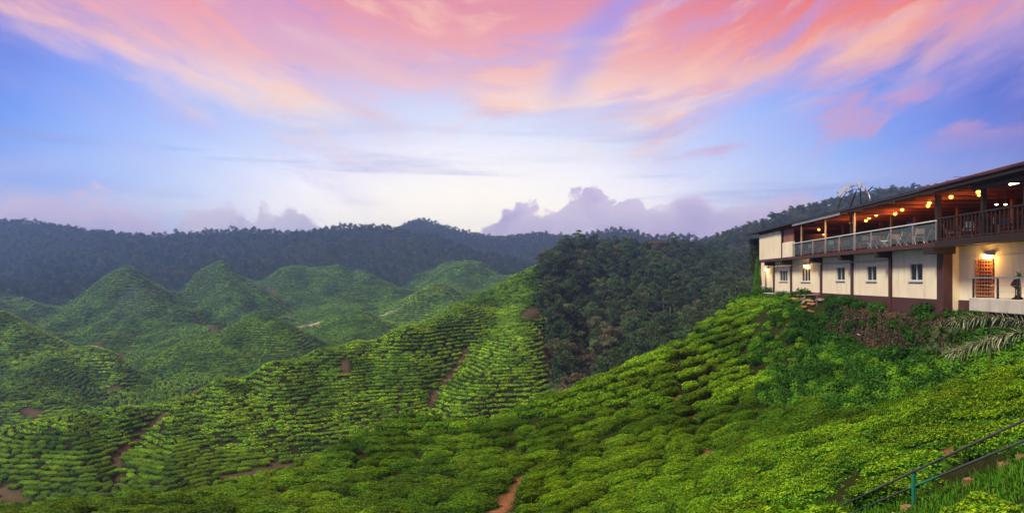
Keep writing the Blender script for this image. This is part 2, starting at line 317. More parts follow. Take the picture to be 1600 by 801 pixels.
def grad(x, y):
    e = 0.012 * (np.asarray(y) + YO) * 0.6 + 0.05
    return (height(x + e, y) - height(x - e, y)) / (2 * e), (height(x, y + e) - height(x, y - e)) / (2 * e)
# what the viewer sees: rows of the photo by column and distance
VU = np.arange(-80, 1684, 4.0); VY = np.exp(np.arange(math.log(4.2), math.log(1300), 0.012))
vx = (VU[:, None] - CX) / FPX * VY[None]; vyy = np.broadcast_to(VY[None], vx.shape)
def survey_view():
    global VV, VMIN
    VV = HV - height(vx, vyy) / VY[None] * FPX
    VMIN = np.minimum.accumulate(VV, 1)
survey_view()
def hit(u, v):
    """nearest ground point seen at photo position (u, v)"""
    i = int(np.clip(round((u + 80) / 4), 0, len(VU) - 1))
    k = np.argmax(VV[i] <= v)
    if VV[i, k] > v: k = len(VY) - 1
    if k > 0:
        a, b = VV[i, k - 1], VV[i, k]; f = np.clip((a - v) / (a - b + 1e-9), 0, 1); Y = VY[k - 1] + (VY[k] - VY[k - 1]) * f
    else: Y = VY[0]
    x = (u - CX) / FPX * Y
    return np.array([x, Y, float(height(np.array([x]), np.array([Y]))[0])])
def hidden_by(x, y, z):
    """how many photo pixels a point lies below the skyline of the ground in front of it, and its (u, v)"""
    u = CX + FPX * x / y; v = HV - FPX * z / y
    i = np.clip(np.round((u + 80) / 4).astype(int), 0, len(VU) - 1)
    k = np.clip(np.searchsorted(VY, y * 0.985) - 1, 0, len(VY) - 1)
    return v - VMIN[i, k], u, v

def seg_dist(x, y, PL):
    d = np.full(x.shape, 1e9)
    for a, b in zip(PL[:-1], PL[1:]):
        ab = b - a; t = np.clip(((x - a[0]) * ab[0] + (y - a[1]) * ab[1]) / (ab @ ab + 1e-9), 0, 1)
        d = np.minimum(d, np.hypot(x - a[0] - t * ab[0], y - a[1] - t * ab[1]))
    return d
# sharp spurs running down the far tea hills, and the gullies between the folds of the middle hill
SPURS = [[(197, 428), (212, 448), (250, 475), (300, 502), (335, 520)], [(203, 440), (160, 475), (125, 505)], [(340, 421), (370, 440), (420, 470), (470, 500)], [(338, 421), (300, 445), (272, 470)], [(350, 440), (355, 470), (350, 500)],
         [(470, 422), (500, 445), (530, 470), (560, 485)], [(542, 420), (600, 445), (655, 470)], [(430, 432), (455, 455), (470, 475)], [(398, 497), (340, 517), (280, 547), (225, 588)], [(402, 497), (430, 520), (470, 545)],
         [(692, 454), (650, 480), (610, 502)], [(694, 456), (708, 480), (702, 502)], [(0, 499), (90, 526), (180, 563), (205, 592)], [(560, 496), (600, 512), (640, 525)]]
_pl = [(np.array([hit(*p)[:2] for p in L]), 1) for L in SPURS] + [(np.array([hit(*p)[:2] for p in L]), -1) for L in ([(728, 546), (712, 575), (690, 602), (668, 640)], [(255, 640), (222, 682), (184, 715), (186, 760)])]
for PL, sg in _pl:
    w = PL[:, 1].mean() * (.036 if sg > 0 else .03); d = seg_dist(gx, gy, PL)
    gz += sg * (.20 if sg > 0 else .20) * w * np.maximum(0, 1 - d / w) ** 1.2
survey_view()

# ------------------------------------------------------------------ materials
def mat_new(name):
    m = bpy.data.materials.new(name); m.use_nodes = True
    nt = m.node_tree; g = NG(nt); b = nt.nodes['Principled BSDF']
    return m, g, b
def mk_mesh(name, V, F, mats=(), col=None, smooth=False, mi=None):
    """mesh from numpy arrays; F is (n,3) or (n,4) or a list of tuples"""
    me = bpy.data.meshes.new(name)
    if isinstance(F, np.ndarray):
        n, k = F.shape
        me.vertices.add(len(V)); me.vertices.foreach_set('co', np.asarray(V, np.float32).ravel())
        me.loops.add(n * k); me.loops.foreach_set('vertex_index', F.astype(np.int32).ravel())
        me.polygons.add(n); me.polygons.foreach_set('loop_start', np.arange(0, n * k, k, dtype=np.int32))
        me.update(calc_edges=True)
    else:
        me.from_pydata([tuple(v) for v in V], [], F); me.update()
    if smooth: me.polygons.foreach_set('use_smooth', np.ones(len(me.polygons), bool))
    if mi is not None: me.polygons.foreach_set('material_index', np.asarray(mi, np.int32))
    if col is not None:
        a = me.attributes.new('Col', 'FLOAT_COLOR', 'POINT')
        c = np.ones((len(V), 4), np.float32); c[:, :3] = col; a.data.foreach_set('color', c.ravel())
    for m in mats: me.materials.append(m)
    return me
def link(name, me, parent=None, kind=None, label=None, cat=None, group=None):
    o = bpy.data.objects.new(name, me); COL.objects.link(o)
    if parent is not None: o.parent = parent
    if kind: o['kind'] = kind
    if label: o['label'] = label
    if cat: o['category'] = cat
    if group: o['group'] = group
    return o

# ------------------------------------------------------------------ land cover
def inpoly(u, Y, P):
    """points inside a polygon given in (photo column, log distance)"""
    P = [(a, math.log(b)) for a, b in P]; l = np.log(np.maximum(Y, .1)); r = np.zeros(u.shape, bool)
    for (x1, y1), (x2, y2) in zip(P, P[1:] + P[:1]):
        c = ((y1 > l) != (y2 > l)) & (u < (x2 - x1) * (l - y1) / (y2 - y1 + 1e-12) + x1)
        r ^= c
    return r
FOREST_POLYS = [
    [(858, 230), (852, 205), (846, 180), (850, 160), (858, 140), (868, 122), (870, 100), (1000, 95), (1175, 100), (2400, 72), (2400, 1400), (580, 1400), (760, 620), (840, 560), (862, 420), (866, 300)],   # wooded hill and everything behind
    [(-900, 1400), (-900, 455), (0, 455), (60, 455), (100, 462), (130, 480), (200, 500), (250, 500), (300, 575), (380, 580), (410, 570), (430, 570), (500, 585), (560, 580), (600, 600), (640, 640), (690, 660), (750, 640), (790, 600), (830, 560), (900, 560), (900, 1400)],
]
def cover(x, y):
    """forest, soil and weed weights at ground points"""
    u = CX + FPX * x / np.maximum(y, .5)
    uj = u + fbm(x / (0.03 * np.abs(y) + 2), y / (0.03 * np.abs(y) + 2), 31, 3) * 22
    F = np.zeros(u.shape, bool)
    for P in FOREST_POLYS: F |= inpoly(uj, y, P)
    return F
SOIL = []     # (polyline in world xy, half width, strength)
PALE = []     # pale gravel tracks far down in the valley
def soil(uv, w, pale=False):
    (PALE if pale else SOIL).append((np.array([hit(*p)[:2] for p in uv]), w))
def seg_dist(x, y, PL):
    d = np.full(x.shape, 1e9)
    for a, b in zip(PL[:-1], PL[1:]):
        ab = b - a; t = np.clip(((x - a[0]) * ab[0] + (y - a[1]) * ab[1]) / (ab @ ab + 1e-9), 0, 1)
        d = np.minimum(d, np.hypot(x - a[0] - t * ab[0], y - a[1] - t * ab[1]))
    return d
# footpaths, bare scars and tracks seen in the photo
soil([(775, 800), (800, 775), (820, 752), (838, 736)], 0.30)
soil([(838, 736), (862, 706)], 0.12)
soil([(1102, 735), (1104, 715), (1103, 700), (1098, 668)], 0.20)
soil([(1118, 703), (1136, 697)], 0.35)
soil([(1086, 652), (1088, 690)], 0.13)
soil([(1062, 615), (1060, 640)], 0.22)
soil([(1318, 522), (1336, 532), (1350, 530), (1385, 536)], 0.6)
soil([(1455, 722), (1490, 706), (1510, 690)], 0.28)
soil([(536, 566), (540, 580)], .8); soil([(536, 572), (538, 600)], 0.3)
soil([(728, 548), (712, 575), (690, 602), (668, 636)], 0.55)
soil([(262, 640), (235, 668), (205, 692), (184, 712), (183, 730)], 0.4)
soil([(185, 730), (190, 765)], 0.2)
soil([(480, 722), (430, 728), (395, 738), (350, 745)], 0.7)
soil([(0, 765), (30, 780)], .8)
soil([(820, 495), (842, 485)], 1.5); soil([(846, 520), (858, 575), (866, 600)], .7)
soil([(40, 640), (60, 648)], 1.6); soil([(150, 612), (185, 604)], 1.4); soil([(60, 640), (130, 640)], 0.6)
soil([(300, 612), (330, 600)], .7)
soil([(466, 511), (482, 508), (500, 505), (520, 498)], 2.0, True); soil([(597, 493), (610, 487), (624, 481)], 1.8, True); soil([(225, 450), (300, 490), (335, 520)], 1.1)
soil([(460, 500), (440, 470), (415, 452)], 1.0); soil([(150, 535), (190, 560)], 1.4)
def soil_mask(x, y, L=None):
    m = np.zeros(x.shape)
    jit = fbm(x / 0.5, y / 0.5, 41, 4) * 1.7
    for PL, w in (SOIL + PALE if L is None else L):
        lo, hi = PL.min(0) - 4 * w - 1, PL.max(0) + 4 * w + 1
        s = (x > lo[0]) & (x < hi[0]) & (y > lo[1]) & (y < hi[1])
        if s.any():
            d = seg_dist(x[s], y[s], PL)
            m[s] = np.maximum(m[s], np.clip(1.6 - d / w * (1.0 + jit[s] * 0.9), 0, 1))
    return m
def build_ground():
    X, Y, Z = gx.ravel(), gy.ravel(), gz.ravel()
    Fo = cover(X, Y).astype(float); So = soil_mask(X, Y, SOIL); Pa = soil_mask(X, Y, PALE)
    n1 = fbm(X / 3.0, Y / 3.0, 51, 4) + 0.5; n2 = fbm(X / 25., Y / 25., 52, 3) + 0.5
    tea = np.array(lin('39480f')) * (0.75 + 0.5 * n1[:, None]); tea = np.where((Y < 220)[:, None], np.array(lin('262c10')) * (0.7 + .6 * n1[:, None]), tea)
    frs = np.array(lin('27301c')) * (0.7 + 0.6 * n2[:, None])
    sol = np.array(lin('7a553a')) * (0.75 + 0.5 * n1[:, None])
    farsol = np.array(lin('544b38')); sol = np.where(((Y > 60))[:, None], farsol * (0.7 + 0.6 * n1[:, None]), sol)
    c = tea * (1 - Fo[:, None]) + frs * Fo[:, None]; c = c * (1 - So[:, None]) + sol * So[:, None]
    c = c * (1 - Pa[:, None]) + np.array(lin('a39c94')) * Pa[:, None]
    nj, ni = gx.shape
    idx = np.arange(nj * ni).reshape(nj, ni)
    Fq = np.stack([idx[:-1, :-1], idx[:-1, 1:], idx[1:, 1:], idx[1:, :-1]], -1).reshape(-1, 4)
    m, g, b = mat_new('hill_earth')
    at = g.n('ShaderNodeAttribute', attribute_name='Col'); geo = g.n('ShaderNodeNewGeometry')
    nz = g.noise(geo.outputs['Position'], 6.0, 6, 0.65)
    cc = g.mix(1.0, at.outputs['Color'], g.ramp(nz, [(0.3, (.55, .55, .5)), (0.7, (1.3, 1.3, 1.2))]), 'MULTIPLY')
    g.put(b.inputs['Base Color'], cc); b.inputs['Roughness'].default_value = 0.95; b.inputs['Specular IOR Level'].default_value = .08
    bp = g.n('ShaderNodeBump'); bp.inputs['Strength'].default_value = 0.5; bp.inputs['Distance'].default_value = 0.08
    g.nt.links.new(nz, bp.inputs['Height']); g.nt.links.new(bp.outputs[0], b.inputs['Normal'])
    me = mk_mesh('hills', np.stack([X, Y, Z], -1), Fq, [m], c, smooth=True)
    link('hills', me, kind='structure')
build_ground()

# ------------------------------------------------------------------ leaves and plant prototypes
def unit(v): return v / (np.linalg.norm(v, axis=-1, keepdims=True) + 1e-9)
def leaf_quads(P, N, L, Wd, r, spread=0.8, axis=None):
    """diamond leaves with a folded midrib: 4 corners each, at points P, facing roughly N"""
    n = len(P)
    N = unit(N + r.normal(0, spread, (n, 3)))
    a = axis if axis is not None else r.normal(0, 1, (n, 3))
    a = unit(a - (a * N).sum(-1, keepdims=True) * N); b = np.cross(N, a)
    L = np.broadcast_to(np.asarray(L), (n,))[:, None]; Wd = np.broadcast_to(np.asarray(Wd), (n,))[:, None]
    V = np.stack([P - a * L * .5, P + b * Wd * .5 + N * Wd * .12 - a * L * .05, P + a * L * .5, P - b * Wd * .5 + N * Wd * .12 - a * L * .05], 1).reshape(-1, 3)
    F = np.arange(4 * n).reshape(n, 4)
    return V, F
def ico(sub):
    bm = bmesh.new(); bmesh.ops.create_icosphere(bm, subdivisions=sub, radius=1)
    V = np.array([v.co[:] for v in bm.verts]); F = np.array([[v.index for v in f.verts] for f in bm.faces]); bm.free()
    return V, F
ICO2, ICO3, ICO1 = ico(2), ico(3), ico(1)
def superR(D, a, b, c, p): return 1.0 / ((np.abs(D[:, 0] / a) ** p + np.abs(D[:, 1] / b) ** p + np.abs(D[:, 2] / c) ** p) ** (1 / p))
def join(parts):
    """[(V, F, C)] -> one; quads and triangles are kept as triangles"""
    Vs, Fs, Cs, o = [], [], [], 0
    for V, F, C in parts:
        if F.shape[1] == 4: F = np.concatenate([F[:, [0, 1, 2]], F[:, [0, 2, 3]]])
        Vs.append(V); Fs.append(F + o); Cs.append(np.broadcast_to(C, (len(V), 3))); o += len(V)
    return np.concatenate(Vs), np.concatenate(Fs), np.concatenate(Cs)

YOUNG, MIDL, OLD, DEEP = [np.array(lin(c)) for c in ('9ac01a', '5c9412', '336610', '1d3a0c')]
def tea_bush(seed, nleaf, leaf, sub=2, L=1.45, Wd=1.05, H=0.54, p=2.9, young=0.45, gain=1.0):
    r = np.random.default_rng(seed)
    V0, F0 = (ICO3 if sub == 3 else ICO2 if sub == 2 else ICO1)
    ph = r.uniform(0, 9, 6)
    def lump(D): return 1 + 0.07 * np.sin(3.1 * D[:, 0] * 2 + ph[0]) + 0.07 * np.sin(4.3 * D[:, 1] * 2 + ph[1] + D[:, 0] * 2) + 0.05 * np.sin(9 * D[:, 0] + ph[2]) * np.sin(8 * D[:, 1] + ph[3])
    def surf(D, k=1.0): return D * (superR(D, L / 2, Wd / 2, H, p) * lump(D) * k)[:, None]
    Vb = surf(V0, 0.88); Vb[:, 2] = np.maximum(Vb[:, 2], -0.12)
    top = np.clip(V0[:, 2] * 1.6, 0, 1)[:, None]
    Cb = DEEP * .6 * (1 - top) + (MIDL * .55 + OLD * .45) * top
    parts = [(Vb, F0, Cb)]
    if nleaf:
        D = unit(r.normal(0, 1, (nleaf, 3))); D[:, 2] = np.abs(D[:, 2]) * 1.0 - 0.08; D = unit(D)
        # even cover over the flat clipped top
        k = int(nleaf * .55); xy = r.uniform(-1, 1, (k, 2)); D[:k] = unit(np.stack([xy[:, 0] * L / 2, xy[:, 1] * Wd / 2, np.full(k, H * .9)], -1))
        P = surf(D, 1.0) * r.uniform(.95, 1.05, (nleaf, 1))
        N = unit(np.stack([D[:, 0] / L * .7, D[:, 1] / Wd * .7, D[:, 2] / H + 0.35], -1))
        Lf = leaf * r.uniform(.7, 1.35, nleaf)
        V, F = leaf_quads(P, N, Lf, Lf * .5, r, 0.55)
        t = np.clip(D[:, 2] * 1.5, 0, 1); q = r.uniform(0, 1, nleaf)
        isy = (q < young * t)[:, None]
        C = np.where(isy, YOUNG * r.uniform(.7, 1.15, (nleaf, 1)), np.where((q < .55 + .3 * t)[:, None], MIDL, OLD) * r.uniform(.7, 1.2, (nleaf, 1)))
        parts.append((V, F, np.repeat(C, 4, 0)))
    V, F, C = join(parts); return V, F, C * gain
def leaf_material(name, hue_var=0.25, val_lo=.72, val_hi=1.2, tint=(1, 1, 1), rough=0.55, trans=0.25, spec=0.35, patch=0.0):
    m, g, b = mat_new(name)
    at = g.n('ShaderNodeAttribute', attribute_name='Col'); oi = g.n('ShaderNodeObjectInfo')
    v = g.m('MULTIPLY_ADD', oi.outputs['Random'], val_hi - val_lo, val_lo)
    c = g.mix(1.0, at.outputs['Color'], g.comb(g.mul(v, tint[0]), g.mul(v, tint[1]), g.mul(v, tint[2])), 'MULTIPLY')
    r2 = g.m('FRACT', g.mul(oi.outputs['Random'], 17.31))
    c = g.mix(g.mul(r2, hue_var), c, g.mix(1.0, c, (1.35, 0.95, 0.7), 'MULTIPLY'))
    if patch:
        geo = g.n('ShaderNodeNewGeometry')
        pn = g.noise(geo.outputs['Position'], patch, 3, 0.55)
        c = g.mix(g.smooth(pn, 0.42, 0.60), c, g.mix(1.0, c, (0.52, 0.62, 0.66), 'MULTIPLY'))
        p2 = g.noise(geo.outputs['Position'], patch * 5.5, 2, 0.5)
        c = g.mix(g.smooth(p2, 0.5, 0.68), c, g.mix(1.0, c, (0.62, 0.70, 0.7), 'MULTIPLY'))
    b.inputs['Roughness'].default_value = rough; b.inputs['Specular IOR Level'].default_value = spec
    g.put(b.inputs['Base Color'], c)
    tr = g.n('ShaderNodeBsdfTranslucent'); g.put(tr.inputs['Color'], c)
    mx = g.n('ShaderNodeMixShader'); mx.inputs[0].default_value = trans
    g.nt.links.new(b.outputs[0], mx.inputs[1]); g.nt.links.new(tr.outputs[0], mx.inputs[2])
    g.nt.links.new(mx.outputs[0], g.nt.nodes['Material Output'].inputs['Surface'])
    return m
M_TEA = leaf_material('tea_leaves', 0.12, .62, 1.25, patch=0.09, spec=.15, rough=.6)

# ------------------------------------------------------------------ tea rows along the contours
def poisson(x, y, ang, L, Wd, order=None):
    """greedy thinning with an ellipse of its own for every candidate"""
    cell = float(np.max(L)); grid = {}; keep = []
    ca, sa = np.cos(ang), np.sin(ang)
    X, Y, CA, SA, LL, WW = (a.tolist() for a in (x, y, ca, sa, L, Wd))
    for i in (range(len(X)) if order is None else order):
        gx_, gy_ = int(X[i] // cell), int(Y[i] // cell); ok = True
        for a in (gx_ - 1, gx_, gx_ + 1):
            for b_ in (gy_ - 1, gy_, gy_ + 1):
                for j in grid.get((a, b_), ()):
                    dx, dy = X[i] - X[j], Y[i] - Y[j]
                    du = (dx * CA[i] + dy * SA[i]) / (0.5 * (LL[i] + LL[j])); dv = (-dx * SA[i] + dy * CA[i]) / WW[i]
                    if du * du + dv * dv < 1.0: ok = False; break
                if not ok: break
            if not ok: break
        if ok: keep.append(i); grid.setdefault((gx_, gy_), []).append(i)
    return np.array(keep, int)
def view_filter(x, y, z, pad_px, um=70, vmax=930):
    h, u, v = hidden_by(x, y, z); return (h < pad_px) & (u > -um) & (u < 1600 + um) & (v < vmax)
def near_level(x, y):
    # planting lines of the near slopes: across the knoll, then climbing to the right with the crest of the hill
    u = CX + FPX * x / y; v = HV - FPX * height(x, y) / y
    return -0.03 * (v + 0.34 * 60 * np.log1p(np.exp(np.clip((u - 780) / 60, -30, 30))))
def rows_of(x, y):
    """the level function whose steps are the tea rows, and its slope: the height, or the planting lines close by"""
    if np.mean(y) > 72:
        a, b = grad(x, y); return a, b, height(x, y)
    e = 0.012 * y + .05
    return (near_level(x + e, y) - near_level(x - e, y)) / (2 * e), (near_level(x, y + e) - near_level(x, y - e)) / (2 * e), near_level(x, y)
def tea_band(Y0, Y1, Wr, Lr, seed, dens=7.0):
    """bush places between two distances: x, y, z, along-row angle, length"""
    r = np.random.default_rng(seed)
    xs, ys = [], []
    area = 0.5 * 1.8 * (Y1 ** 2 - Y0 ** 2); n = int(min(area / (Wr * Lr) * dens, 700000))
    Yr = np.sqrt(r.uniform(Y0 ** 2, Y1 ** 2, n)); x = r.uniform(-.87, .87, n) * Yr; y = Yr
    z = height(x, y); k = view_filter(x, y, z + 0.6, 14); x, y = x[k], y[k]
    k = ~cover(x, y); x, y = x[k], y[k]
    # snap to rows: level sets whose height step follows the steepness, with a cross-slope wander
    for _ in range(2):
        a, b, z = rows_of(x, y); s = np.hypot(a, b) + 1e-4
        slope = np.clip(s, 0.10, 1.2)
        cls = 2.0 ** (np.round(np.log2(slope / np.sqrt(1 + slope ** 2)) * 1.5) / 1.5)
        step = Wr * cls
        wob = fbm(x / 9., y / 9., 61, 2) * step * 1.2
        tgt = (np.floor((z + wob) / step) + 0.5) * step - wob
        d = np.clip((tgt - z) / s, -Wr, Wr)
        x, y = x + d * a / s, y + d * b / s
    a, b, _z = rows_of(x, y); ang = np.arctan2(b, a) + np.pi / 2
    Lc = Lr * r.uniform(.62, 1.45, len(x))
    kp = poisson(x, y, ang, Lc * .66, np.full(len(x), Wr * .68))
    x, y, ang, Lc = x[kp], y[kp], ang[kp], Lc[kp]
    k = soil_mask(x, y) < 0.5; x, y, ang, Lc = x[k], y[k], ang[k], Lc[k]
    k = (x > -60) | True
    z = height(x, y)
    return x, y, z, ang, Lc
def near_ok(x, y):
    """tea only: not on the restaurant's shelf, its bank, the weedy gully or the steps"""
    b = 18.3 + 0.092 * y - x
    u = CX + FPX * x / y
    ok = ~((b < np.where(y > 48, 1.9, 3.2)) & (y < 68) & (y > 12))
    ok &= ~((b < 5.5) & (y > 38) & (y < 48) & (fbm(x / 1.5, y / 1.5, 77, 2) > -0.06))
    # the steps and grass beside the handrail, and nothing tall in front of the rails
    vt = HV - FPX * (height(x, y) + .55) / y
    rail_v = np.interp(u, [1250, 1330, 1428, 1600, 1720], [838, 801, 759, 688, 640])
    rail_y = np.interp(u, [1250, 1330, 1428, 1600, 1720], [14.4, 12.6, 10.8, 9.3, 8.4])
    ok &= ~((u > 1230) & (y < rail_y + .35) & (vt < rail_v + 26)) 
    ok &= ~((b < 8.0) & (y > 19) & (y <= 38) & (u < 1700) & (b + fbm(x / 1.5, y / 1.5, 78, 2) * 3 < 6.0 + (y > 24) * 1.6))
    return ok
bands = []
for (Y0, Y1, Wr, Lr, seed) in ((5.0, 24, .84, 1.35, 1), (24, 72, .90, 1.5, 2), (72, 165, 1.04, 1.7, 3), (165, 310, 1.35, 2.3, 4), (310, 560, 1.9, 3.2, 5), (560, 830, 2.9, 4.6, 6)):
    x, y, z, ang, Lc = tea_band(Y0, Y1, Wr, Lr, seed)
    k = near_ok(x, y)
    bands.append([q[k] for q in (x, y, z, ang, Lc)] + [np.full(k.sum(), Wr)])
tx, ty, tz, ta, tl, tw = (np.concatenate([b[i] for b in bands]) for i in range(6))
print('tea bushes', [len(b[0]) for b in bands])

def orient(x, y, ang, k=0.75):
    """euler angles: x along the row, z leaning to the slope normal"""
    a, b = grad(x, y); N = unit(np.stack([-a * k, -b * k, np.ones_like(a)], -1))
    T = np.stack([np.cos(ang), np.sin(ang), np.zeros_like(ang)], -1); T = unit(T - (T * N).sum(-1, keepdims=True) * N); B = np.cross(N, T)
    # matrix columns T, B, N -> XYZ euler
    ey = np.arcsin(np.clip(-T[:, 2], -1, 1)); ex = np.arctan2(B[:, 2], N[:, 2]); ez = np.arctan2(T[:, 1], T[:, 0])
    return np.stack([ex, ey, ez], -1)
r_ = np.random.default_rng(99)
te = orient(tx, ty, ta + np.where(r_.random(len(tx)) < .5, 0, np.pi))
ts = np.stack([tl / 1.40 * (1.0 + 0.12 * r_.random(len(tx))), tw / 1.05 * r_.uniform(.63, .78, len(tx)) * np.where(ty < 16, 1.2, 1.0), tw / 1.05 * r_.uniform(.80, 1.15, len(tx))], -1)

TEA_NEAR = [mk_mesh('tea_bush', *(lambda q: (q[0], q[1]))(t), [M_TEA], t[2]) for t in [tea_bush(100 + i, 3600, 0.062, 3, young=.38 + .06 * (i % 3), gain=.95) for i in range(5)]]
TEA_DIST = [mk_mesh('tea_bush', t[0], t[1], [M_TEA], t[2]) for t in [tea_bush(400 + i, 46, 0.26, 1, p=2.6, young=.55, gain=1.15) for i in range(4)]]  # same plant, duller leaves: dim hazy tone of the farther hills painted in
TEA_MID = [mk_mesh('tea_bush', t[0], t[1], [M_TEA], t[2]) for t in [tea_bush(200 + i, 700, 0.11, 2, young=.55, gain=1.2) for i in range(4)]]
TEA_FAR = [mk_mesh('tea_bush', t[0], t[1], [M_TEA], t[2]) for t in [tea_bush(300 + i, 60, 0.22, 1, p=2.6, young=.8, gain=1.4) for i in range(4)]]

hid, tu, tv = hidden_by(tx, ty, tz + .5)
shown = (hid < 6) & (tu > -10) & (tu < 1610) & (tv < 835)
order = np.argsort(np.where(shown, ty, 1e9))
# the 300 that show largest are things of their own (a handful of plain ones farther off carry the lighter shapes)
near_i = order[:288]
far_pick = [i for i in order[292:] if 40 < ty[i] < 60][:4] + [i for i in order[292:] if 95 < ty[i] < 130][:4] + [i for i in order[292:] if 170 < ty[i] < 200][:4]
protos, solo = {}, set()
def tea_label(x, y, u, v):
    if y < 15 and u > 1150: return 'leafy clipped tea bush on the near slope by the green handrail'
    if u > 1150: return 'rounded green tea bush on the weedy slope below the restaurant'
    if u < 760: return 'low cushion of tea on the small knoll left of the bare footpath'
    return 'rounded tea bush in the long rows right of the bare footpath'
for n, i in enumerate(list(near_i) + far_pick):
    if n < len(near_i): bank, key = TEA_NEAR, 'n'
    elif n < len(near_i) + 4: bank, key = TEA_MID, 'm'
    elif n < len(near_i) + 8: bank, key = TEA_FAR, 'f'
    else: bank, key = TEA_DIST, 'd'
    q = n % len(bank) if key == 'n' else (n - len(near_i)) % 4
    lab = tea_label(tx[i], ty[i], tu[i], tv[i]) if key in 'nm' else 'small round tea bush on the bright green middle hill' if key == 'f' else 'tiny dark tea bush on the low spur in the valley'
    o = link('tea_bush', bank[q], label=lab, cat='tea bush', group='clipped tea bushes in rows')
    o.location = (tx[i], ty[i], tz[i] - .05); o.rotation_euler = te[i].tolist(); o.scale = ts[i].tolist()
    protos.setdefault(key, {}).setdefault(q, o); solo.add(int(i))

def scatter(name, protos, P, E, Sc, I, label=None, parent=None):
    """all the rest as one object: instances of the given objects' shapes at points"""
    me = bpy.data.meshes.new(name); me.vertices.add(len(P)); me.vertices.foreach_set('co', np.asarray(P, np.float32).ravel())
    for nm, t, f, val in (('rot', 'FLOAT_VECTOR', 'vector', E), ('scl', 'FLOAT_VECTOR', 'vector', Sc), ('pick', 'INT', 'value', I)):
        a = me.attributes.new(nm, t, 'POINT'); a.data.foreach_set(f, np.asarray(val, np.int32 if t == 'INT' else np.float32).ravel())
    o = link(name, me, parent, kind='stuff', label=label)
    ng = bpy.data.node_groups.new(name, 'GeometryNodeTree')
    ng.interface.new_socket('Geometry', in_out='INPUT', socket_type='NodeSocketGeometry'); ng.interface.new_socket('Geometry', in_out='OUTPUT', socket_type='NodeSocketGeometry')
    N, Lk = ng.nodes, ng.links
    gi, go = N.new('NodeGroupInput'), N.new('NodeGroupOutput')
    inst = N.new('GeometryNodeInstanceOnPoints'); g2i = N.new('GeometryNodeGeometryToInstance')
    for p in protos[::-1]:
        oi = N.new('GeometryNodeObjectInfo'); oi.inputs['Object'].default_value = p; oi.inputs['As Instance'].default_value = True; oi.transform_space = 'ORIGINAL'
        Lk.new(oi.outputs['Geometry'], g2i.inputs[0])
    def attr(nm, t):
        a = N.new('GeometryNodeInputNamedAttribute'); a.data_type = t; a.inputs[0].default_value = nm
        return [s for s in a.outputs if s.enabled and s.name == 'Attribute'][0]
    Lk.new(gi.outputs[0], inst.inputs['Points']); Lk.new(g2i.outputs[0], inst.inputs['Instance'])
    inst.inputs['Pick Instance'].default_value = True
    Lk.new(attr('pick', 'INT'), inst.inputs['Instance Index'])
    Lk.new(attr('rot', 'FLOAT_VECTOR'), inst.inputs['Rotation']); Lk.new(attr('scl', 'FLOAT_VECTOR'), inst.inputs['Scale'])
    Lk.new(inst.outputs[0], go.inputs[0])
    md = o.modifiers.new(name, 'NODES'); md.node_group = ng
    return o
rest = np.array([i for i in range(len(tx)) if i not in solo])
near_r = ty[rest] < 36; mid_r = (ty[rest] >= 36) & (ty[rest] < 90)
bright = ((tu[rest] < 208) & (ty[rest] > 196) & (ty[rest] < 234) & (tv[rest] > 478)) | ((tu[rest] > 590) & (tu[rest] < 735) & (ty[rest] > 325) & (ty[rest] < 440))   # lighter bushes paint in the sunlit look of these two slopes
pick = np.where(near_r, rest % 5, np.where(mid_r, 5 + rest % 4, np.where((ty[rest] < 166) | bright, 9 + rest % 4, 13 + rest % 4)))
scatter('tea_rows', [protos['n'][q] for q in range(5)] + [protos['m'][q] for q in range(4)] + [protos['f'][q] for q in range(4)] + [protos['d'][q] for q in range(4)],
        np.stack([tx, ty, tz - .05], -1)[rest], te[rest], ts[rest], pick, label='rows of clipped tea bushes over the farther hills')

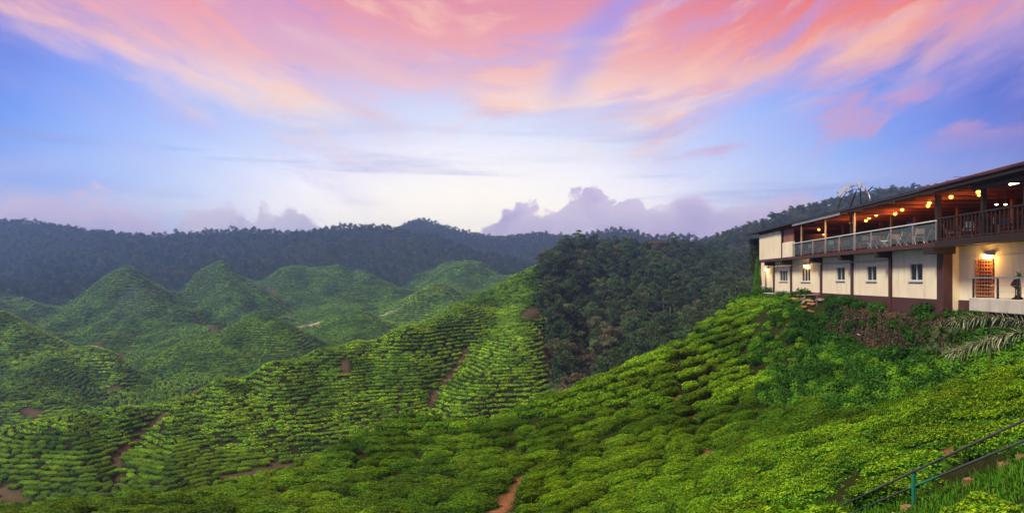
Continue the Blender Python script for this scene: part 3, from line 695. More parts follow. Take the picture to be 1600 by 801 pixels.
# ------------------------------------------------------------------ forest trees
def tube(P, rad, n=6):
    """tapered tube through points"""
    P = np.asarray(P, float); V = []
    for i, (p, q) in enumerate(zip(P, rad)):
        t = P[min(i + 1, len(P) - 1)] - P[max(i - 1, 0)]; t = t / (np.linalg.norm(t) + 1e-9)
        a = np.cross(t, [0.3, 1, .2] if abs(t[1]) < .9 else [1, 0, 0]); a /= np.linalg.norm(a); b = np.cross(t, a)
        for k in range(n):
            w = 2 * math.pi * k / n; V.append(p + q * (a * math.cos(w) + b * math.sin(w)))
    F = [[i * n + k, i * n + (k + 1) % n, (i + 1) * n + (k + 1) % n, (i + 1) * n + k] for i in range(len(P) - 1) for k in range(n)]
    return np.array(V), np.array(F)
BARK = np.array(lin('6b6252'))
def make_tree(seed, H, Rc, base, nl, leaf, nq, colA, colB, flat=.75, pale=False):
    """trunk with limbs, and a crown of leaf clumps spread on uneven boughs"""
    r = np.random.default_rng(seed)
    lean = r.normal(0, .03, 2) * H
    top = np.array([lean[0], lean[1], H * .80])
    bark = BARK * (1.5 if pale else .8)
    T = [tube([(0, 0, -.8), (lean[0] * .3, lean[1] * .3, H * .35), top * [.8, .8, .85], top], [H * .024, H * .018, H * .012, H * .004], 6)]
    lobes = []
    for k in range(nl):
        a = r.uniform(0, 2 * math.pi) if k else 0; rr = Rc * math.sqrt(r.uniform(0.02, .62)) if k else 0
        zz = base * H + (H - base * H) * (r.uniform(.18, .86) * (1 - .35 * (rr / Rc) ** 2) if k else .82)
        c = np.array([lean[0] + rr * math.cos(a), lean[1] + rr * math.sin(a), zz]); sz = Rc * r.uniform(.26, .48)
        lobes.append((c, sz))
        if k % 2 == 0: T.append(tube([(lean[0] * .6, lean[1] * .6, H * (base * .85 + r.uniform(0, .15))), (c + top) / 2 * [1, 1, .96], c], [H * .009, H * .006, H * .003], 4))
    Vt = join([(v, f, bark * r.uniform(.8, 1.2)) for v, f in T])
    parts = []
    tot = sum(s ** 2 for _, s in lobes)
    for c, sz in lobes:
        n = max(8, int(1.6 * nq * sz ** 2 / tot))
        D = unit(r.normal(0, 1, (n, 3))); D[:, 2] = np.where(D[:, 2] < -.25, -D[:, 2], D[:, 2])
        P = c + D * sz * np.array([1, 1, flat]) * (r.uniform(.72, 1.06, (n, 1)))
        V, F = leaf_quads(P, D + [0, 0, .35], leaf * .74 * r.uniform(.6, 1.4, n), leaf * .74 * r.uniform(.45, .9, n), r, .65)
        mixk = r.uniform(0, 1); q = np.clip(mixk * .6 + r.normal(.2, .22, (n, 1)), 0, 1)
        C = (colA * (1 - q) + colB * q) * r.uniform(.7, 1.25, (n, 1))
        parts.append((V, F, np.repeat(C, 4, 0)))
    return Vt, join(parts)
M_BARK = leaf_material('tree_bark', 0.1, .8, 1.2, rough=.9, trans=0.0, spec=.1)
M_CROWN = leaf_material('forest_leaves', 0.5, .55, 1.35, rough=.7, trans=.15, spec=.2)
cG, cD, cB, cY = (np.array(lin(c)) for c in ('486536', '2c4524', '5c5c42', '5e7838'))
TREE_SPECS = [  # height, crown radius, crown base, boughs, leaf size, leaves, colours, flatness, pale trunk, look
    (11, 4.2, .30, 12, .62, 1300, cD, cG, .80, False, 'broad dark green rainforest tree'),
    (14, 3.8, .52, 10, .58, 1100, cD, cG, .65, True, 'tall pale trunked rainforest tree'),
    (9, 3.9, .25, 11, .60, 1200, cB, cG, .75, False, 'brownish green wide crowned rainforest tree'),
    (8, 3.0, .18, 9, .55, 900, cG, cY, .9, False, 'small mid green rainforest tree'),
    (12, 3.2, .28, 11, .56, 1100, cD, cD * 1.5, 1.0, False, 'slender very dark rainforest tree'),
    (10, 4.6, .42, 12, .60, 1200, cB * .9, cB * 1.2, .5, True, 'flat topped brown rainforest tree'),
    (6.5, 3.2, .12, 9, .52, 900, cG * 1.1, cY * 1.1, .8, False, 'low bushy rainforest tree of lighter green'),
]
TREES = []
for i, (H, Rc, base, nl, leaf, nq, a, b, fl, pale, look) in enumerate(TREE_SPECS):
    T, Cw = make_tree(500 + i, H, Rc, base, nl, leaf, nq, a, b, fl, pale)
    TREES.append((mk_mesh('trunk', T[0], T[1], [M_BARK], T[2]), mk_mesh('crown', Cw[0], Cw[1], [M_CROWN], Cw[2]), look))
def wood_band(Y0, Y1, sp, seed, dens=3.0, pad=10):
    r = np.random.default_rng(seed)
    n = int(min(0.5 * 1.8 * (Y1 ** 2 - Y0 ** 2) / sp ** 2 * dens, 500000))
    y = np.sqrt(r.uniform(Y0 ** 2, Y1 ** 2, n)); x = r.uniform(-.88, .88, n) * y
    k = cover(x, y); x, y = x[k], y[k]
    k = ~((18.3 + .092 * y - x < 6) & (y < 75)); x, y = x[k], y[k]
    z = height(x, y); k = view_filter(x, y, z + 9, pad, 40); x, y = x[k], y[k]
    kp = poisson(x, y, np.zeros(len(x)), np.full(len(x), sp), np.full(len(x), sp / 2 * 2))
    return x[kp], y[kp]
wx, wy = wood_band(100, 330, 3.2, 11)
fx_, fy_ = wood_band(330, 640, 4.6, 12); f2x, f2y = wood_band(640, 1290, 5.8, 13)
r_ = np.random.default_rng(5)
wz = height(wx, wy); h, wu, wv = hidden_by(wx, wy, wz + 8)
# the wooded hill to the right of the tea: its largest trees are things of their own
hill = (wu > 835) & (wu < 1185) & (h < 4)
order = np.argsort(np.where(hill, wy, 1e9)); own = order[:min(285, int(hill.sum()))]
kinds = r_.choice(7, len(wx), p=[.27, .13, .12, .17, .16, .06, .09])
tree_own = {}
for i in own:
    kd = int(kinds[i]); tr, cr, look = TREES[kd]
    band = 'at the foot of the hill' if wv[i] > 520 else 'on the face of the hill' if wv[i] > 415 else 'on the crest of the hill'
    root = bpy.data.objects.new('rainforest_tree', None); COL.objects.link(root); root.empty_display_size = .5
    root['label'] = f'{look} {band} behind the tea'; root['category'] = 'tree'; root['group'] = 'trees on the wooded hill'
    root.location = (wx[i], wy[i], wz[i] - .3); root.rotation_euler = (0, 0, r_.uniform(0, 6.28)); s = r_.uniform(.58, .95); root.scale = (s, s, s * r_.uniform(.85, 1.15))
    link('trunk', tr, root); c = link('crown', cr, root)
    tree_own.setdefault(kd, c)
rest_w = np.setdiff1d(np.arange(len(wx)), own)
ax = np.concatenate([wx[rest_w], fx_, f2x]); ay = np.concatenate([wy[rest_w], fy_, f2y]); az_ = height(ax, ay)
kk = np.concatenate([kinds[rest_w], r_.choice(7, len(fx_) + len(f2x), p=[.36, .02, .12, .22, .16, .02, .10])])
print('trees', len(own), len(ax))
sc_ = r_.uniform(.5, .78, len(ax)) * np.where(ay < 330, 1.15, 1.0) * np.where(ay > 640, 1.15, 1.0) * np.where(r_.random(len(ax)) < .05, 1.3, 1.0)
scatter('forest_canopy', [tree_own[q] for q in range(7)], np.stack([ax, ay, az_ - np.where(ay > 330, 1.9, .5)], -1), np.stack([np.zeros(len(ax)), np.zeros(len(ax)), r_.uniform(0, 6.28, len(ax))], -1),
        np.stack([sc_, sc_, sc_ * r_.uniform(.8, 1.15, len(ax))], -1), kk, label='rainforest covering the mountains all round the valley')

# ------------------------------------------------------------------ evening haze in the valley
def build_haze():
    bm = bmesh.new(); bmesh.ops.create_cube(bm, size=1)
    zs = gz.min() - 1.5; zt = max(float(gz.max()) + 16, 60)
    for v in bm.verts:
        v.co = (v.co.x * 6400, (v.co.y + .5) * 1470 - 12 if True else 0, zs if v.co.z < 0 else zt)
    me = bpy.data.meshes.new('haze'); bm.to_mesh(me); bm.free()
    m = bpy.data.materials.new('haze_air'); m.use_nodes = True; nt = m.node_tree; nt.nodes.clear()
    o = nt.nodes.new('ShaderNodeOutputMaterial'); v = nt.nodes.new('ShaderNodeVolumePrincipled')
    v.inputs['Color'].default_value = (*HAZE_COLOR, 1); v.inputs['Density'].default_value = HAZE_DENSITY; v.inputs['Anisotropy'].default_value = HAZE_ANISO
    nt.links.new(v.outputs[0], o.inputs['Volume']); me.materials.append(m)
    link('haze', me, kind='stuff')
    print('haze box', zs, zt)
HAZE_COLOR, HAZE_DENSITY, HAZE_ANISO = (.30, .56, 1.0), 0.00058, 0.6
build_haze()

# ------------------------------------------------------------------ the restaurant on its shelf
def flat_mat(name, col, rough=.7, spec=.3, metal=0.0, mott=0.0, scale=2.0, streak=0.0, bump=0.0):
    m, g, b = mat_new(name); c = col if not isinstance(col, str) else lin(col)
    geo = g.n('ShaderNodeNewGeometry'); pos = geo.outputs['Position']
    cc = None
    if mott:
        nz = g.noise(pos, scale, 6, .62)
        cc = g.mix(1.0, c, g.ramp(nz, [(.28, (1 - mott,) * 3), (.72, (1 + mott * .5,) * 3)]), 'MULTIPLY')
    if streak:   # rain streaks and grime running down
        mp = g.n('ShaderNodeMapping'); mp.inputs['Scale'].default_value = (3.0, 3.0, .25); g.nt.links.new(pos, mp.inputs[0])
        st = g.noise(mp.outputs[0], 1.6, 5, .65)
        cc = g.mix(g.mul(g.smooth(st, .50, .72), streak), cc if cc is not None else c, tuple(k * .45 for k in c))
    if cc is None: b.inputs['Base Color'].default_value = (*c, 1)
    else: g.put(b.inputs['Base Color'], cc)
    if bump:
        bp = g.n('ShaderNodeBump'); bp.inputs['Strength'].default_value = bump; bp.inputs['Distance'].default_value = .01
        g.nt.links.new(g.noise(pos, scale * 8, 4, .6), bp.inputs['Height']); g.nt.links.new(bp.outputs[0], b.inputs['Normal'])
    b.inputs['Roughness'].default_value = rough; b.inputs['Specular IOR Level'].default_value = spec; b.inputs['Metallic'].default_value = metal
    return m
def emit_mat(name, col, s):
    m = bpy.data.materials.new(name); m.use_nodes = True; nt = m.node_tree; nt.nodes.clear()
    o = nt.nodes.new('ShaderNodeOutputMaterial'); e = nt.nodes.new('ShaderNodeEmission'); e.inputs[0].default_value = (*col, 1); e.inputs[1].default_value = s
    nt.links.new(e.outputs[0], o.inputs[0]); return m
M_CREAM = flat_mat('cream_paint', 'e0d2b2', .75, .25, mott=.12, scale=.8, streak=.42, bump=.15)
M_BROWN = flat_mat('dark_brown_paint', '4a2f2c', .6, .3, mott=.2, scale=2)
M_DARKW = flat_mat('dark_timber', '2c201b', .65, .3, mott=.3, scale=4)
M_CEIL = flat_mat('ceiling_boards', '4e2412', .7, .25, mott=.25, scale=3)
M_WOOD = flat_mat('warm_timber', '6e2c15', .6, .3, mott=.25, scale=4)
M_ROOF = flat_mat('roof_sheet', '35343a', .5, .4, mott=.25, scale=1.5)
M_WHITE = flat_mat('white_metal', 'c2c0bd', .45, .5, mott=.08, scale=3)
M_STEEL = flat_mat('grey_steel', 'a8aaab', .35, .5, metal=.7)
M_CONC = flat_mat('weathered_concrete', 'b9b1a2', .85, .2, mott=.25, scale=1.5, streak=.5, bump=.3)
M_DOORW = flat_mat('lattice_wood', 'a8683e', .6, .3, mott=.2, scale=5)
M_BLACK = flat_mat('black_metal', '232323', .5, .4)
M_BLUE = flat_mat('blue_plastic', '2a4f8a', .4, .4)
M_TABLE = flat_mat('table_top', '4f5f66', .4, .4)
M_RED = flat_mat('red_cloth', '8a2f26', .8, .2)
def glass_mat(name, tint, alpha, rough=.06):
    m, g, b = mat_new(name); b.inputs['Base Color'].default_value = (*tint, 1); b.inputs['Roughness'].default_value = rough
    b.inputs['Alpha'].default_value = alpha; b.inputs['Specular IOR Level'].default_value = .7
    return m
M_PANE = glass_mat('window_glass', lin('20262b'), 1.0)
M_RAILG = glass_mat('railing_glass', lin('6f858a'), .20, .1)
M_BULB = emit_mat('lamp_glow', (1.0, .42, .07), 4.2)
M_WLAMP = emit_mat('wall_lamp_glow', (1.0, .62, .22), 26.0)
M_TUBE = emit_mat('tube_glow', (1.0, .72, .45), 14.0)
M_SPOT = emit_mat('small_lamp_glow', (1.0, .85, .65), 10.0)

class MB:
    """collects boxes, tubes and plates into one mesh"""
    def __init__(s): s.V, s.F = [], []
    def addVF(s, V, F):
        o = len(s.V); s.V += [tuple(v) for v in V]; s.F += [tuple(int(i) + o for i in f) for f in F]; return s
    def box(s, x0, x1, y0, y1, z0, z1):
        V = [(x, y, z) for z in (z0, z1) for y in (y0, y1) for x in (x0, x1)]
        return s.addVF(V, [(0, 2, 3, 1), (4, 5, 7, 6), (0, 1, 5, 4), (2, 6, 7, 3), (0, 4, 6, 2), (1, 3, 7, 5)])
    def tube(s, P, r, n=8, cap=True):
        rr = [r] * len(P) if np.isscalar(r) else r
        V, F = tube(P, rr, n); k = len(V)
        s.addVF(V, F)
        if cap: s.F += [tuple(len(s.V) - k + i for i in range(n))[::-1], tuple(len(s.V) - n + i for i in range(n))]
        return s
    def bar(s, p, q, w, h):
        """square bar between two points"""
        p, q = Vector(p), Vector(q); t = (q - p).normalized(); a = t.cross(Vector((0, 0, 1)) if abs(t.z) < .95 else Vector((1, 0, 0))).normalized(); b = a.cross(t)
        V = [e + a * sx * w / 2 + b * sy * h / 2 for e in (p, q) for sx, sy in ((-1, -1), (1, -1), (1, 1), (-1, 1))]
        return s.addVF(V, [(3, 2, 1, 0), (4, 5, 6, 7)] + [(i, (i + 1) % 4, 4 + (i + 1) % 4, 4 + i) for i in range(4)])
    def done(s, name, mat, parent=None, bevel=0.0, smooth=False, **kw):
        me = mk_mesh(name, s.V, s.F, [mat] if not isinstance(mat, (list, tuple)) else mat)
        if smooth: me.polygons.foreach_set('use_smooth', np.ones(len(me.polygons), bool))
        o = link(name, me, parent, **kw)
        if bevel:
            bv = o.modifiers.new('bevel', 'BEVEL'); bv.width = bevel; bv.segments = 2; bv.limit_method = 'ANGLE'
        return o
def thing(name, loc, label, cat, group=None, rz=0.0):
    o = bpy.data.objects.new(name, None); COL.objects.link(o); o.empty_display_size = .3
    o.location = loc; o.rotation_euler = (0, 0, rz); o['label'] = label; o['category'] = cat
    if group: o['group'] = group
    return o
def copy_thing(root, loc, rz, label=None, group=None):
    c = root.copy(); COL.objects.link(c); c.location = loc; c.rotation_euler = (0, 0, rz)
    if label: c['label'] = label
    if group: c['group'] = group
    for ch in root.children:
        d = ch.copy(); COL.objects.link(d); d.parent = c
        for g in ch.children:
            e = g.copy(); COL.objects.link(e); e.parent = d
    return c
EX = np.array([0.092, 1.0]) / math.hypot(.092, 1.0); EN = np.array([-EX[1], EX[0]]); P0 = np.array([18.3, 0.0])
RZ = math.atan2(EX[1], EX[0])
def AU(u, b=0.0):
    m = (u - CX) / FPX
    return (P0[0] + b * EN[0] - m * b * EN[1]) / (m * EX[1] - EX[0])
def WXY(a, b): return P0 + a * EX + b * EN
def ZV(v, a, b): return (HV - v) / FPX * WXY(a, b)[1]
def WP(a, b, z): p = WXY(a, b); return (p[0], p[1], z)

rest_b = thing('restaurant', (P0[0], P0[1], 0), 'cream and brown two storey hillside restaurant with a long open lamp lit deck', 'restaurant', rz=RZ)
B = rest_b
Z0, ZT, ZS, ZF, ZR = -1.0, 1.48, 1.58, 1.76, 4.36         # wall foot, wall top, deck underside, deck floor, roof edge
cols_u = [1188.5, 1210, 1237, 1284, 1332.5, 1392.5, 1476]
cols_a = [AU(u) for u in cols_u]
a_end = AU(1187); a_near = 16.5
# storeroom wall panels between the columns, with window openings
wins = [(1218, 1230.5, 422, 439, 3), (1252, 1266, 419.5, 439.5, 3), (1307, 1320, 417, 438, 2), (1354, 1369.5, 415, 438.5, 2), (1421, 1441.5, 411, 438.5, 2)]
W3 = []
for u0, u1, v0, v1, n in wins:
    a1, a0 = AU(u0), AU(u1); am = (a0 + a1) / 2
    W3.append((a0, a1, ZV(v1, am, 0), ZV(v0, am, 0), n))
def wall_with_hole(a0, a1, z0, z1, b0, b1, holes):
    m = MB(); hs = [h for h in holes if h[0] > a0 and h[1] < a1]
    if not hs: return m.box(a0, a1, b0, b1, z0, z1)
    h = hs[0]
    m.box(a0, h[0], b0, b1, z0, z1); m.box(h[1], a1, b0, b1, z0, z1); m.box(h[0], h[1], b0, b1, z0, h[2]); m.box(h[0], h[1], b0, b1, h[3], z1)
    return m
for aL, aR in zip(cols_a[:-1], cols_a[1:]):
    wall_with_hole(aR + .12, aL - .12, Z0, ZT, -.2, 0.0, W3).done('wall_panel', M_CREAM, B)
for a0, a1, z0, z1, n in W3:
    f = MB(); t = .05
    f.box(a0 + .002, a1 - .002, -.14, -.035, z0 + .002, z0 + t).box(a0 + .002, a1 - .002, -.14, -.035, z1 - t, z1 - .002)
    w = (a1 - a0) / n
    for k in range(n + 1):
        c = a0 + k * w; c = min(max(c, a0 + t / 2 + .002), a1 - t / 2 - .002); f.box(c - t / 2, c + t / 2, -.138, -.037, z0 + t, z1 - t)
    fo = f.done('window', M_WHITE, B)
    MB().box(a0 - .06, a1 + .06, .002, .09, z0 - .06, z0 - .003).done('sill', M_WHITE, fo)
    for k in range(n):
        MB().box(a0 + k * w + t * .6, a0 + (k + 1) * w - t * .6, -.10, -.085, z0 + t * 1.02, z1 - t * 1.02).done('pane', M_PANE, fo)
    # a blind half drawn behind one sash
    if n == 2: MB().box(a0 + .06, a0 + w - .03, -.16, -.145, z0 + .06, z1 - .06).done('curtain', flat_mat('curtain_cloth', '8a8172', .9), fo)
for i, a in enumerate(cols_a):
    w = .14 if i < 6 else .28
    MB().box(a - w, a + w, -.22, .10 if i < 6 else .22, -2.6 if i < 6 else -3.4, ZS - .36).done('column', M_BROWN, B, bevel=.012)
    MB().box(a - w * (.95 if i < 6 else 1.9), a + w * .95, -.22, .86, ZS - .357, ZS - .004).done('beam', M_DARKW, B, bevel=.012)
MB().box(cols_a[6] + .29, cols_a[2] - .15, -.19, .04, -3.0, Z0 - .004).done('plinth', M_BROWN, B)
MB().box(cols_a[2] + .15, a_end, -.19, .03, -2.4, Z0 - .004).done('plinth', M_CONC, B)
# lintel strip and pipe along the wall head
MB().box(cols_a[6] + .3, a_end, -.18, -.004, ZT + .003, ZS - .003).done('wall_head', M_CREAM, B)
MB().tube([(cols_a[5], .16, 1.12), (cols_a[3], .16, 1.12), (cols_a[1], .16, 1.14)], .035).done('drain_pipe', M_STEEL, B, smooth=True)
# recessed bay with terrace at the near end
ra0, ra1 = a_near, cols_a[6] - .28
dA1, dA0 = AU(1525.5, -.5), AU(1553, -.5); dz1, dz0 = ZV(405, dA0, -.5), -.78
MB().box(ra0, dA0 - .04, -.7, -.5, -1.0, ZS - .01).box(dA1 + .04, ra1, -.7, -.5, -1.0, ZS - .01).box(dA0 - .04, dA1 + .04, -.7, -.5, dz1 + .04, ZS - .01).done('wall_panel', M_CREAM, B)
MB().box(ra0, ra1, -.68, -.47, -2.6, -1.003).done('plinth', M_BROWN, B)
MB().box(ra1 - .002, ra1 + .12, -.7, -.21, -2.6, ZS - .01).done('wall_return', M_CREAM, B)
MB().box(ra0, ra1 - .01, -.497, -.46, 1.02, 1.07).done('wall_batten', M_CREAM, B)
# lattice door: frame and crossed slats
d = MB().box(dA0, dA0 + .06, -.52, -.44, dz0, dz1).box(dA1 - .06, dA1, -.52, -.44, dz0, dz1).box(dA0 + .06, dA1 - .06, -.52, -.44, dz1 - .06, dz1).box(dA0 + .06, dA1 - .06, -.52, -.44, dz0, dz0 + .06).done('lattice_door', M_DOORW, B)
MB().box(dA0 + .01, dA1 - .01, -.62, -.58, dz0, dz1 - .01).done('door_leaf', M_BROWN, d)
nx, nz = 6, 10
sl = []
for k in range(1, nx):
    x = dA0 + .03 + (dA1 - dA0 - .06) * k / nx; MB().box(x - .022, x + .022, -.50, -.478, dz0 + .06, dz1 - .06).done('slat', M_DOORW, d)
for k in range(1, nz):
    z = dz0 + .03 + (dz1 - dz0 - .06) * k / nz; MB().box(dA0 + .06, dA1 - .06, -.475, -.453, z - .022, z + .022).done('slat', M_DOORW, d)
ta1 = AU(1514, 1.4)
TZ = -.78
MB().box(a_near, ta1, -.46, 1.40, TZ - .55, TZ).done('terrace_slab', M_CONC, B, bevel=.03)
MB().box(a_near, ta1 - .5, -.4, .9, TZ - 2.4, TZ - .56).done('terrace_footing', M_BROWN, B)
# terrace railing
tr = MB().box(a_near, AU(1515, 1.3) + .1, 1.24, 1.32, .03, .09).done('terrace_railing', M_STEEL, B)
for u in (1521, 1559, 1591, 1625):
    a = AU(u, 1.28); MB().box(a - .03, a + .03, 1.25, 1.31, TZ, .03).done('railing_post', M_BLACK, tr)
for z in (-.25, -.5): MB().tube([(a_near, 1.28, z), (AU(1521, 1.28), 1.28, z)], .008, 5).done('railing_wire', M_STEEL, tr)
# deck
LA = AU(1187, .8); RA = a_near
cut = AU(1465, .85)
MB().box(RA, LA, -8.2, .80, ZS, ZF).done('deck_slab', M_DARKW, B)
MB().box(cut, LA, .802, .86, ZS - .03, ZF + .02).done('deck_fascia', M_BROWN, B)
MB().box(RA, cut - .01, .802, 1.0, ZS - .08, ZF + .06).done('deck_fascia', M_DARKW, B)
# upper store at the far end: solid cream wall with a brown shutter
wA = AU(1222, .8); wB = AU(1238, .8)
MB().box(wA, LA, .6, .803, ZS + .10, ZR - .42).done('upper_wall', M_CREAM, B)
MB().box(wA + .9, LA - .02, .62, .83, ZS + .06, ZR - .30).done('upper_wall', M_CREAM, B)
MB().box(wB, wA - .003, .6, .80, ZS + .10, 3.0).done('upper_wall', M_CREAM, B)
MB().box(wB + .04, wA - .05, .64, .70, 3.02, ZR - .32).done('shutter', flat_mat('faded_red_shutter', '8d5f52', .7, mott=.2), B)
MB().box(wA - .06, wA + .06, .59, .86, ZF, ZR - .3).done('column', M_DARKW, B)
MB().box(LA - .22, LA - .02, -8.2, .60, ZF, ZR - .05).done('end_wall', M_BROWN, B)
# interior
MB().box(RA, LA - .25, -8.2, -8.0, ZF, ZR + .2).done('back_wall', M_WOOD, B)
MB().box(RA, RA + .2, -8.0, .6, ZF, ZR).done('side_wall', M_WOOD, B)
for k, a in enumerate(np.arange(RA + 1.2, LA - 1, 2.6)):
    MB().box(a - .5, a + .5, -7.998, -7.95, ZF + .9, ZF + 2.0).done('wall_board', M_DARKW if k % 2 else M_CEIL, B)
MB().box(RA, LA + .1, -8.0, .95, ZR - .20, ZR - .12).done('ceiling', M_CEIL, B)
for a in np.arange(RA + .8, LA, 1.9):
    MB().box(a - .06, a + .06, -7.9, .9, ZR - .36, ZR - .203).done('rafter', M_WOOD, B)
# counter and screens inside
MB().box(RA + 3, RA + 9, -5.2, -4.6, ZF, ZF + 1.05).done('counter', M_WOOD, B)
# roof: a folded sheet with ribs, its eave beyond the deck
rL = a_end + 1.25
rf = MB()
for b0, b1, z0, z1 in ((1.3, -3.8, ZR - .02, ZR + .62), (-3.8, -9.4, ZR + .62, ZR + .1)):
    rf.addVF([(RA - 1, b0, z0 - .07), (rL, b0, z0 - .07), (rL, b1, z1 - .07), (RA - 1, b1, z1 - .07), (RA - 1, b0, z0), (rL, b0, z0), (rL, b1, z1), (RA - 1, b1, z1)],
             [(0, 1, 2, 3), (7, 6, 5, 4), (0, 4, 5, 1), (1, 5, 6, 2), (2, 6, 7, 3), (3, 7, 4, 0)])
roof = rf.done('roof', M_ROOF, B)
rb = MB()
for a in np.arange(RA - .8, rL, .42): rb.bar((a, 1.31, ZR + .006), (a, -3.8, ZR + .645), .06, .05)
rb.done('roof_rib', M_ROOF, roof, kind='stuff')
MB().box(AU(1310, 1.3), AU(1236, 1.3), 1.10, 1.22, ZR - .28, ZR - .12).done('gutter', M_STEEL, B)
MB().box(RA - 1, AU(1312, 1.3), 1.12, 1.24, ZR - .26, ZR - .10).done('eave_board', M_DARKW, B)
MB().box(RA - 1, AU(1470, 1.3), .98, 1.11, ZR - .34, ZR - .12).done('eave_board', M_DARKW, B)
MB().box(RA - 1, AU(1440, 1.3), 1.305, 1.34, ZR - .05, ZR + .05).done('roof_trim', flat_mat('red_brown_trim', '5a302c', .6, mott=.2), B)
MB().box(RA - 1, AU(1505, 1.3), .88, .975, ZR - .56, ZR - .205).done('eave_board', M_DARKW, B)
# posts on the deck
for u, mt, w in ((1252, M_STEEL, .045), (1289.5, M_STEEL, .045), (1330, M_DARKW, .06), (1335, M_STEEL, .05), (1393, M_DARKW, .06), (1466, M_DARKW, .10), (1537, M_DARKW, .08), (1604, M_DARKW, .08), (1317, M_WOOD, .05)):
    bb = .62 if u not in (1317, 1393) else -2.0
    a = AU(u, bb); MB().box(a - w, a + w, bb - w, bb + w, ZF, ZR - .21).done('deck_post', mt, B)
for a in np.arange(RA + 2.5, LA - 2, 4.6): MB().box(a - .09, a + .09, -4.09, -3.91, ZF, ZR - .21).done('deck_post', M_WOOD, B)
# glass railing
rz_top = 2.80
rp = [1238.5, 1252.5, 1270, 1290, 1311, 1336, 1361, 1392, 1426, 1463]
ra = [AU(u, .76) for u in rp]
rail = MB().tube([(ra[-1] - .05, .76, rz_top), (ra[0] + .05, .76, rz_top)], .042, 8).done('deck_railing', M_WHITE, B)
for a in ra: MB().box(a - .028, a + .028, .735, .785, ZF, rz_top - .03).done('railing_post', M_STEEL, rail)
for p, q in zip(ra[:-1], ra[1:]): MB().box(q + .05, p - .05, .752, .766, ZF + .12, rz_top - .12).done('glass_panel', M_RAILG, rail)
# dark balustrade at the near end
bl = MB().box(RA, cut - .08, .86, .95, rz_top + .02, rz_top + .09).box(RA, cut - .08, .87, .94, ZF + .10, ZF + .16).done('balustrade', M_DARKW, B)
for a in np.arange(RA + .1, cut - .1, .26): MB().box(a - .03, a + .03, .885, .925, ZF + .16, rz_top + .02).done('baluster', M_DARKW, bl)

# ---- lamps
def point(parent, name, loc, power, col, rad=.05):
    l = bpy.data.lights.new(name, 'POINT'); l.energy = power; l.color = col; l.shadow_soft_size = rad
    o = bpy.data.objects.new(name, l); COL.objects.link(o); o.location = loc; o.parent = parent
def uvball(c, r, sq=1.0):
    V, F = ICO2; return V * [r, r, r * sq] + np.asarray(c), F
pend = None
lamp_px = [(1279.5, 358.6, -1.2), (1287, 355, -4.5), (1330, 348, -.6), (1353, 344.5, -.6), (1358, 337, -1.4), (1369, 335.5, -.9), (1398.5, 334, -.7), (1399, 326, -1.6), (1409.6, 325.6, -1.0), (1452, 317, -.5),
           (1450, 313.5, -1.4), (1486, 303.3, -.4), (1528.6, 300, -.5), (1530, 293, -1.2)]
where = ['farthest of the row, over the grey end of the deck', 'dim one farther inside beside the second steel post', 'hanging just left of the tall pale post', 'lowest of the cluster of three right of the pale post', 'topmost of the cluster of three right of the pale post',
         'brightest of the cluster of three right of the pale post', 'lowest of the three above the white chairs', 'upper left one of the three above the white chairs', 'upper right one of the three above the white chairs', 'hanging by itself left of the dark corner post',
         'half hidden behind the lamp left of the corner post', 'hanging by itself right of the dark corner post', 'lower one of the pair over the dark balustrade', 'upper one of the pair over the dark balustrade']
for (u, v, b), wtxt in zip(lamp_px, where):
    a = AU(u, b); z = min(ZV(v, a, b), ZR - .32); p = WP(a, b, z)
    if pend is None:
        pend = thing('pendant_lamp', p, 'glowing orange pendant lamp ' + wtxt, 'lamp', 'pendant lamps over the deck', RZ)
        V, F = uvball((0, 0, 0), .10); MB().addVF(V, F).done('bulb', M_BULB, pend, smooth=True)
        MB().tube([(0, 0, .07), (0, 0, .13)], [.07, .03], 10).done('lamp_cap', M_BLACK, pend)
        MB().tube([(0, 0, .13), (0, 0, .62)], .006, 5).done('cord', M_BLACK, pend)
        o = pend
    else: o = copy_thing(pend, p, RZ, 'glowing orange pendant lamp ' + wtxt)
    point(o, 'lamp_light', (0, 0, -.13), 26 if 'dim' not in wtxt else 5, (1.0, .40, .10))
for (u, v, b, w, txt) in ((1197.5, 421, .12, .22, 'lit wall lamp at the far left end of the cream wall'), (1259, 415.5, .12, .26, 'lit wall lamp over the three pane window'), (1542, 401, -.36, .20, 'lit wall lamp over the lattice door')):
    a = AU(u, b); z = ZV(v, a, b)
    t = thing('wall_lamp', WP(a, b, z), txt, 'lamp', 'lit lamps on the lower wall', RZ)
    MB().box(-w, w, -.06, .06, -.08, .06).done('lamp_glass', M_WLAMP, t, bevel=.03)
    MB().box(-w - .08, w + .08, -.13, .14, .065, .10).done('lamp_hood', M_WHITE, t)
    point(t, 'lamp_light', (0, .28, -.10), 70 if 'lattice' in txt else 34, (1.0, .52, .14), .12)
a0, a1 = AU(1604, -.6), AU(1578, -.6)
t = thing('tube_lamp', WP((a0 + a1) / 2, -.6, ZV(288, a1, -.6)), 'bright fluorescent tube under the roof at the right edge', 'lamp', rz=RZ)
MB().tube([((a0 - a1) / 2, 0, 0), ((a1 - a0) / 2, 0, 0)], .045, 8).done('tube', M_TUBE, t); MB().box((a0 - a1) / 2 - .03, (a1 - a0) / 2 + .03, -.04, .04, .05, .10).done('fitting', M_WHITE, t)
point(t, 'lamp_light', (0, .1, -.15), 8, (1.0, .6, .3))
